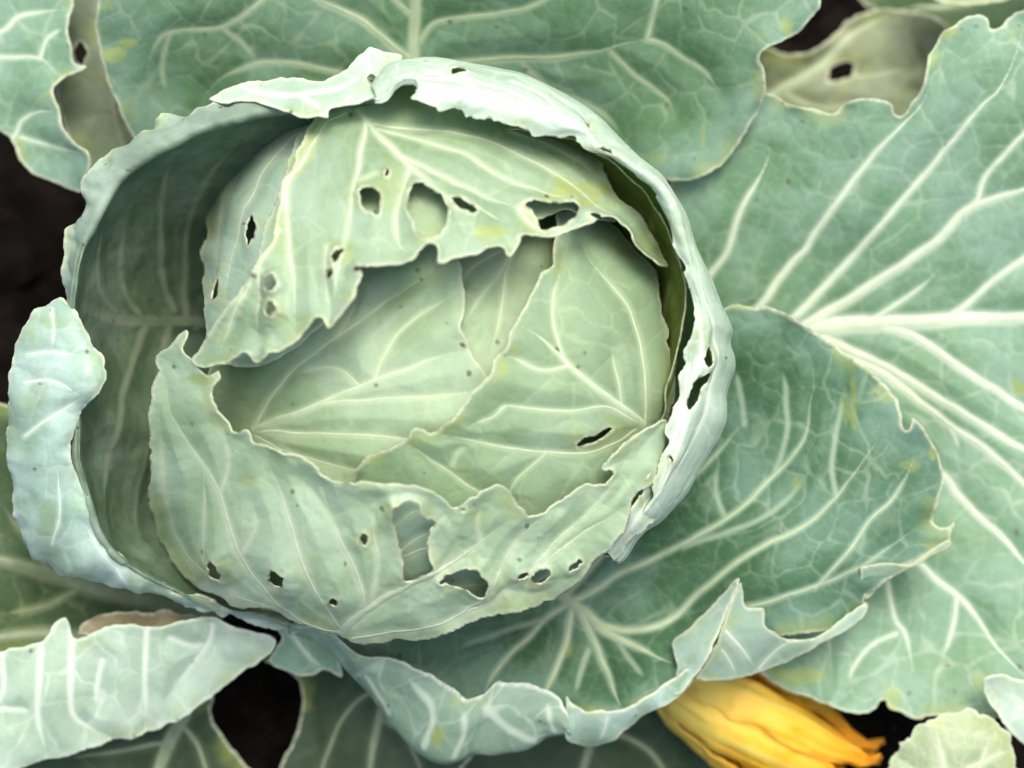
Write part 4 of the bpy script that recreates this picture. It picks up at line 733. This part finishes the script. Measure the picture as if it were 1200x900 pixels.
# ------------------------------------------------------------------ neighbouring things
def leaf_thing(name, label, cat, sheets, mat, vmat, foot, top, rad=12, stalkmat='vein_dull', group=None):
    f = (foot[0], foot[1], soilpt(*foot))
    e = empty(name, tuple(W3(np.array(f))), label, cat, group)
    leaf(e, sheets, mat, vmat, name='blade')
    mx = tuple((a + b) / 2 for a, b in zip(f, top))
    tube('stalk', e, [(f[0], f[1], f[2] - 12), mx, top], [rad * 1.3, rad, rad * .8], stalkmat)
    return e
leaf_thing('cabbage_leaf', 'bluish green leaf with hollowed edge beside a greyish leaf', 'leaf',
    [sheet('A', h=2.5, outline=[(88, -60), (87, 0), (84, 21), (84, 39), (89, 57), (89, 73), (105, 78), (97, 85), (77, 92), (67, 110), (76, 139), (90, 163), (107, 177), (107, 199), (97, 224), (64, 210), (36, 192), (18, 164), (-2, 147), (-60, 110), (-100, -60)],
      ctrl=[(88, -50, -100), (89, 57, -100), (105, 78, -92), (68, 110, -100), (105, 180, -85), (96, 222, -120), (18, 164, -150), (-60, 110, -160), (-90, -50, -150), (20, 60, -120)],
      veins=[([(-60, 60), (0, 37), (18, 20), (46, 14), (84, 10)], 2.4, 1.2), ([(-60, 70), (0, 68), (46, 68), (66, 88)], 2.4, 1), ([(-40, 170), (10, 165), (21, 156), (26, 142), (46, 132), (72, 132)], 2.2, 1), ([(26, 160), (60, 170), (95, 178)], 1.5, .8), ([(46, 68), (55, 45), (80, 30)], 1.3, .8)], seed=30, puff=5, lift=6, jag=1.2)], 'outer', 'vein', (-60, 60), (-20, 60, -140))
leaf_thing('cabbage_leaf', 'narrow greyish leaf with pale rib between two bluish leaves', 'leaf',
    [sheet('A', h=3, outline=[(70, -60), (126, -60), (126, 0), (126, 40), (140, 100), (168, 165), (185, 215), (140, 225), (100, 200), (66, 110)], ctrl=[(75, -50, -180), (126, -50, -170), (140, 100, -165), (185, 210, -190), (110, 195, -190), (80, 80, -185)], holes=[blob(95, 62, 8, 11, 0, 1)],
      veins=[([(160, 220), (148, 170), (135, 110), (120, 40), (115, -50)], 5, 4)], seed=31, puff=2)], 'grey', 'vein_dull', (160, 260), (158, 215, -195))
leaf_thing('cabbage_leaf', 'yellowing blurred leaf with a dark hole low behind two large grey green leaves', 'leaf',
    [sheet('A', h=3.2, outline=[(820, 60), (880, 50), (935, 62), (965, 50), (1000, 18), (1060, 10), (1110, 30), (1120, 100), (1080, 160), (980, 190), (880, 170), (820, 130)], ctrl=[(820, 70, -430), (935, 60, -410), (1060, 20, -400), (1110, 80, -400), (980, 185, -420), (880, 160, -430), (970, 100, -408)], holes=[blob(986, 84, 17, 9, -25, 1)],
      veins=[([(870, 150), (912, 107), (940, 92), (965, 75), (1000, 40), (1050, 12)], 8, 4), ([(912, 107), (960, 125), (1010, 120)], 3, 1.5), ([(965, 75), (1010, 90), (1060, 80)], 2.5, 1.2)], seed=32, puff=5)], 'back', 'vein_soft', (850, 180), (872, 150, -428))
leaf_thing('cabbage_leaf', 'dull green leaf lying lowest behind the yellowing blurred leaf', 'leaf',
    [sheet('A', h=3.5, outline=[(985, -70), (1000, -10), (1030, 15), (1090, 40), (1180, 60), (1260, 40), (1260, -80)], ctrl=[(990, -60, -500), (1030, 15, -480), (1180, 60, -470), (1250, -70, -480), (1110, 0, -475)], veins=[([(1240, -40), (1140, 0), (1050, 12)], 5, 3)], seed=37, puff=5)], 'shaded', 'vein_soft', (1235, -60), (1236, -42, -480))
leaf_thing('cabbage_leaf', 'pale leaf edge reaching in behind the largest right leaf', 'leaf',
    [sheet('A', h=3, outline=[(1075, -60), (1085, -8), (1120, 8), (1160, 6), (1200, -2), (1280, -10), (1280, -70)], ctrl=[(1080, -50, -280), (1120, 6, -270), (1200, -2, -265), (1280, -60, -270), (1270, -10, -265)], veins=[([(1260, -60), (1180, -30), (1120, -10)], 3, 1.5)], seed=33, puff=3)], 'head', 'vein', (1255, -70), (1258, -60, -275))
leaf_thing('cabbage_leaf', 'bluish grey leaf tip overlapping the lower corner of the huge right leaf', 'leaf',
    [sheet('A', h=2.5, outline=[(1152, 800), (1156, 793), (1175, 790), (1200, 796), (1270, 790), (1280, 880), (1240, 900), (1195, 868), (1170, 838), (1155, 820)], ctrl=[(1153, 800, -70), (1200, 795, -68), (1270, 800, -80), (1240, 895, -110), (1170, 838, -92), (1210, 840, -85)], veins=[([(1270, 870), (1220, 840), (1165, 803)], 2.5, 1.2), ([(1220, 840), (1215, 815), (1205, 800)], 1.4, .8)], seed=34, puff=3)], 'under', 'vein', (1275, 880), (1268, 868, -100))
leaf_thing('squash_leaf', 'rounded yellow green leaf with toothed edge beside the orange flower', 'leaf',
    [sheet('A', h=2.2, outline=[(1036, 905), (1042, 888), (1052, 878), (1050, 868), (1066, 860), (1074, 846), (1092, 842), (1102, 832), (1122, 828), (1138, 828), (1152, 836), (1168, 840), (1176, 852), (1186, 862), (1188, 876), (1196, 890), (1198, 910), (1210, 960), (1030, 960)], ctrl=[(1036, 900, -95), (1074, 848, -82), (1125, 830, -75), (1176, 852, -85), (1200, 900, -100), (1120, 880, -66), (1120, 955, -80)],
      veins=[([(1120, 970), (1112, 920), (1100, 870), (1096, 848)], 2.2, 1), ([(1120, 965), (1145, 910), (1160, 860)], 2, .9), ([(1118, 950), (1085, 915), (1055, 890)], 2, .9), ([(1135, 900), (1170, 885), (1188, 880)], 1.4, .8)], seed=35, puff=3.5, jag=3.2, bumps=(4, 3, 1.0))], 'squash', 'vein', (1125, 980), (1121, 968, -85))

# squash blossom lying closed among the leaves
def petal_mat():
    n = N('squash_petal'); q = n.attr('q', 'Vector'); vd = n.attr('vd'); ed = n.attr('ed'); st = n.attr('st')
    a = n.noise(q, 0.02, 3)[0]; mp = n.t.nodes.new('ShaderNodeMapping'); n.put(mp.inputs[0], q); mp.inputs['Scale'].default_value = (1, .12, 1); b = n.noise(mp.outputs[0], 0.22, 4, .65)[0]
    c = n.mix(n.smooth(a, .35, .6), (0.86, 0.47, 0.02), (0.88, 0.57, 0.04)); c = n.mix(n.smooth(st, 0, 1), c, (0.80, 0.66, 0.13))
    c = n.mix(n.mul(n.smooth(vd, 0, 9, 1, 0), .75), c, (0.50, 0.50, 0.10)); c = n.mix(n.mul(n.attr('sp'), .85), c, (0.92, 0.36, 0.01)); c = n.mix(n.smooth(ed, 0, 8, .35, 0), c, (0.9, 0.5, 0.06)); c = n.mix(n.smooth(b, .5, .8, 0, .25), c, (0.9, .66, .12))
    return n.finish(c, .5, n.bump(b, .4, .001), .3, (0.9, .45, .03))
M['petal'] = petal_mat()
def blossom():
    A = np.array([782, 786, -238.0]); Bp = np.array([1020, 925, -215.0]); ax = Bp - A; L = np.linalg.norm(ax); t0 = ax / L
    e1 = np.cross(t0, [0, 0, 1.0]); e1 /= np.linalg.norm(e1); e2 = np.cross(t0, e1)
    fp = W3(np.array([770, 900, soilpt(770, 900)]))
    e = empty('squash_flower', tuple(fp), 'closed orange and yellow squash blossom lying under the ruffled leaf rim', 'flower')
    for k in range(5):
        ni, nj = 46, 110; s = np.linspace(-1, 1, ni)[:, None]; t = np.linspace(0, 1, nj)[None]
        wid = (2 * np.pi / 5) * 0.66 * (1 - 0.75 * ss(.72, 1.02, t)); an = -math.pi / 2 + .35 + k * 2 * np.pi / 5 + s * wid + 0.5 * t
        r = np.interp(t[0], [0, .1, .35, .6, .8, .92, 1], [28, 44, 56, 54, 44, 38, 50])[None] * (1 + .05 * (k % 2)) + 5 * np.cos(s * math.pi) + 3 * s * (1 if k % 2 else -1)
        r = r + 4 * fbm(s * 2.5 + 0 * t + k * 7, t * 3 + 0 * s, 40 + k, 2) + (1.3 * vnoise(s * 5 + 2 * t + k * 5, t * 2 + 0 * s, 60 + k) + 0.4 * vnoise(s * 13 + k * 3, t * 3.5 + 0 * s, 80 + k)) * (0.4 + t) + (5 if k % 2 else -3)
        r = r + 16 * ss(.8, 1, t) * vnoise(s * 3 + k * 4, t * 6 + 0 * s, 90 + k)
        P = A + t0 * (t * L * (1 - .05 * (k % 3)))[..., None] + r[..., None] * (np.cos(an)[..., None] * e1 + np.sin(an)[..., None] * e2)
        sh = sheet('B', h=2.4, grid=P, flip=1, trim=('t1', 's0', 's1'), jag=1.8, ruffle=4, puff=1, bumps=(2, 1.5, .4), ruffw=24, seed=41 + k, auto=None)
        a = sh['att']; tt = (a[:, 4] - sh['att'][:, 4].min()) / (a[:, 4].max() - a[:, 4].min()); a[:, 8] = np.clip(1.25 - tt * 2.0, 0, 1); a[:, 16] = ss(.6, .97, tt)
        mid_ = 23 * 2.4 + (41 + k) * 517.0; a[:, 5] = np.abs(a[:, 3] - mid_)
        n_ = a[:, 9:12]; out_ = a[:, :3] - (A + t0 * ((a[:, :3] - A) @ t0)[:, None])
        if (n_ * out_).sum() < 0: a[:, 9:12] *= -1
        leaf(e, [sh], 'petal', name='petal')
    tube('calyx', e, [tuple(A - t0 * 45), tuple(A - t0 * 20), tuple(A + t0 * 12)], [14, 34, 42], 'squashgreen', 20)
    tube('stalk', e, [(A[0] - 90, A[1] + 20, soilpt(A[0] - 90, A[1] + 20) - 10), (A[0] - 85, A[1] + 5, -290), tuple(A - t0 * 42)], [11, 11, 13], 'squashgreen')
M['squashgreen'] = vein_mat('squash_stalk_green', (0.20, 0.28, 0.08), (0.30, 0.38, 0.13))
blossom()
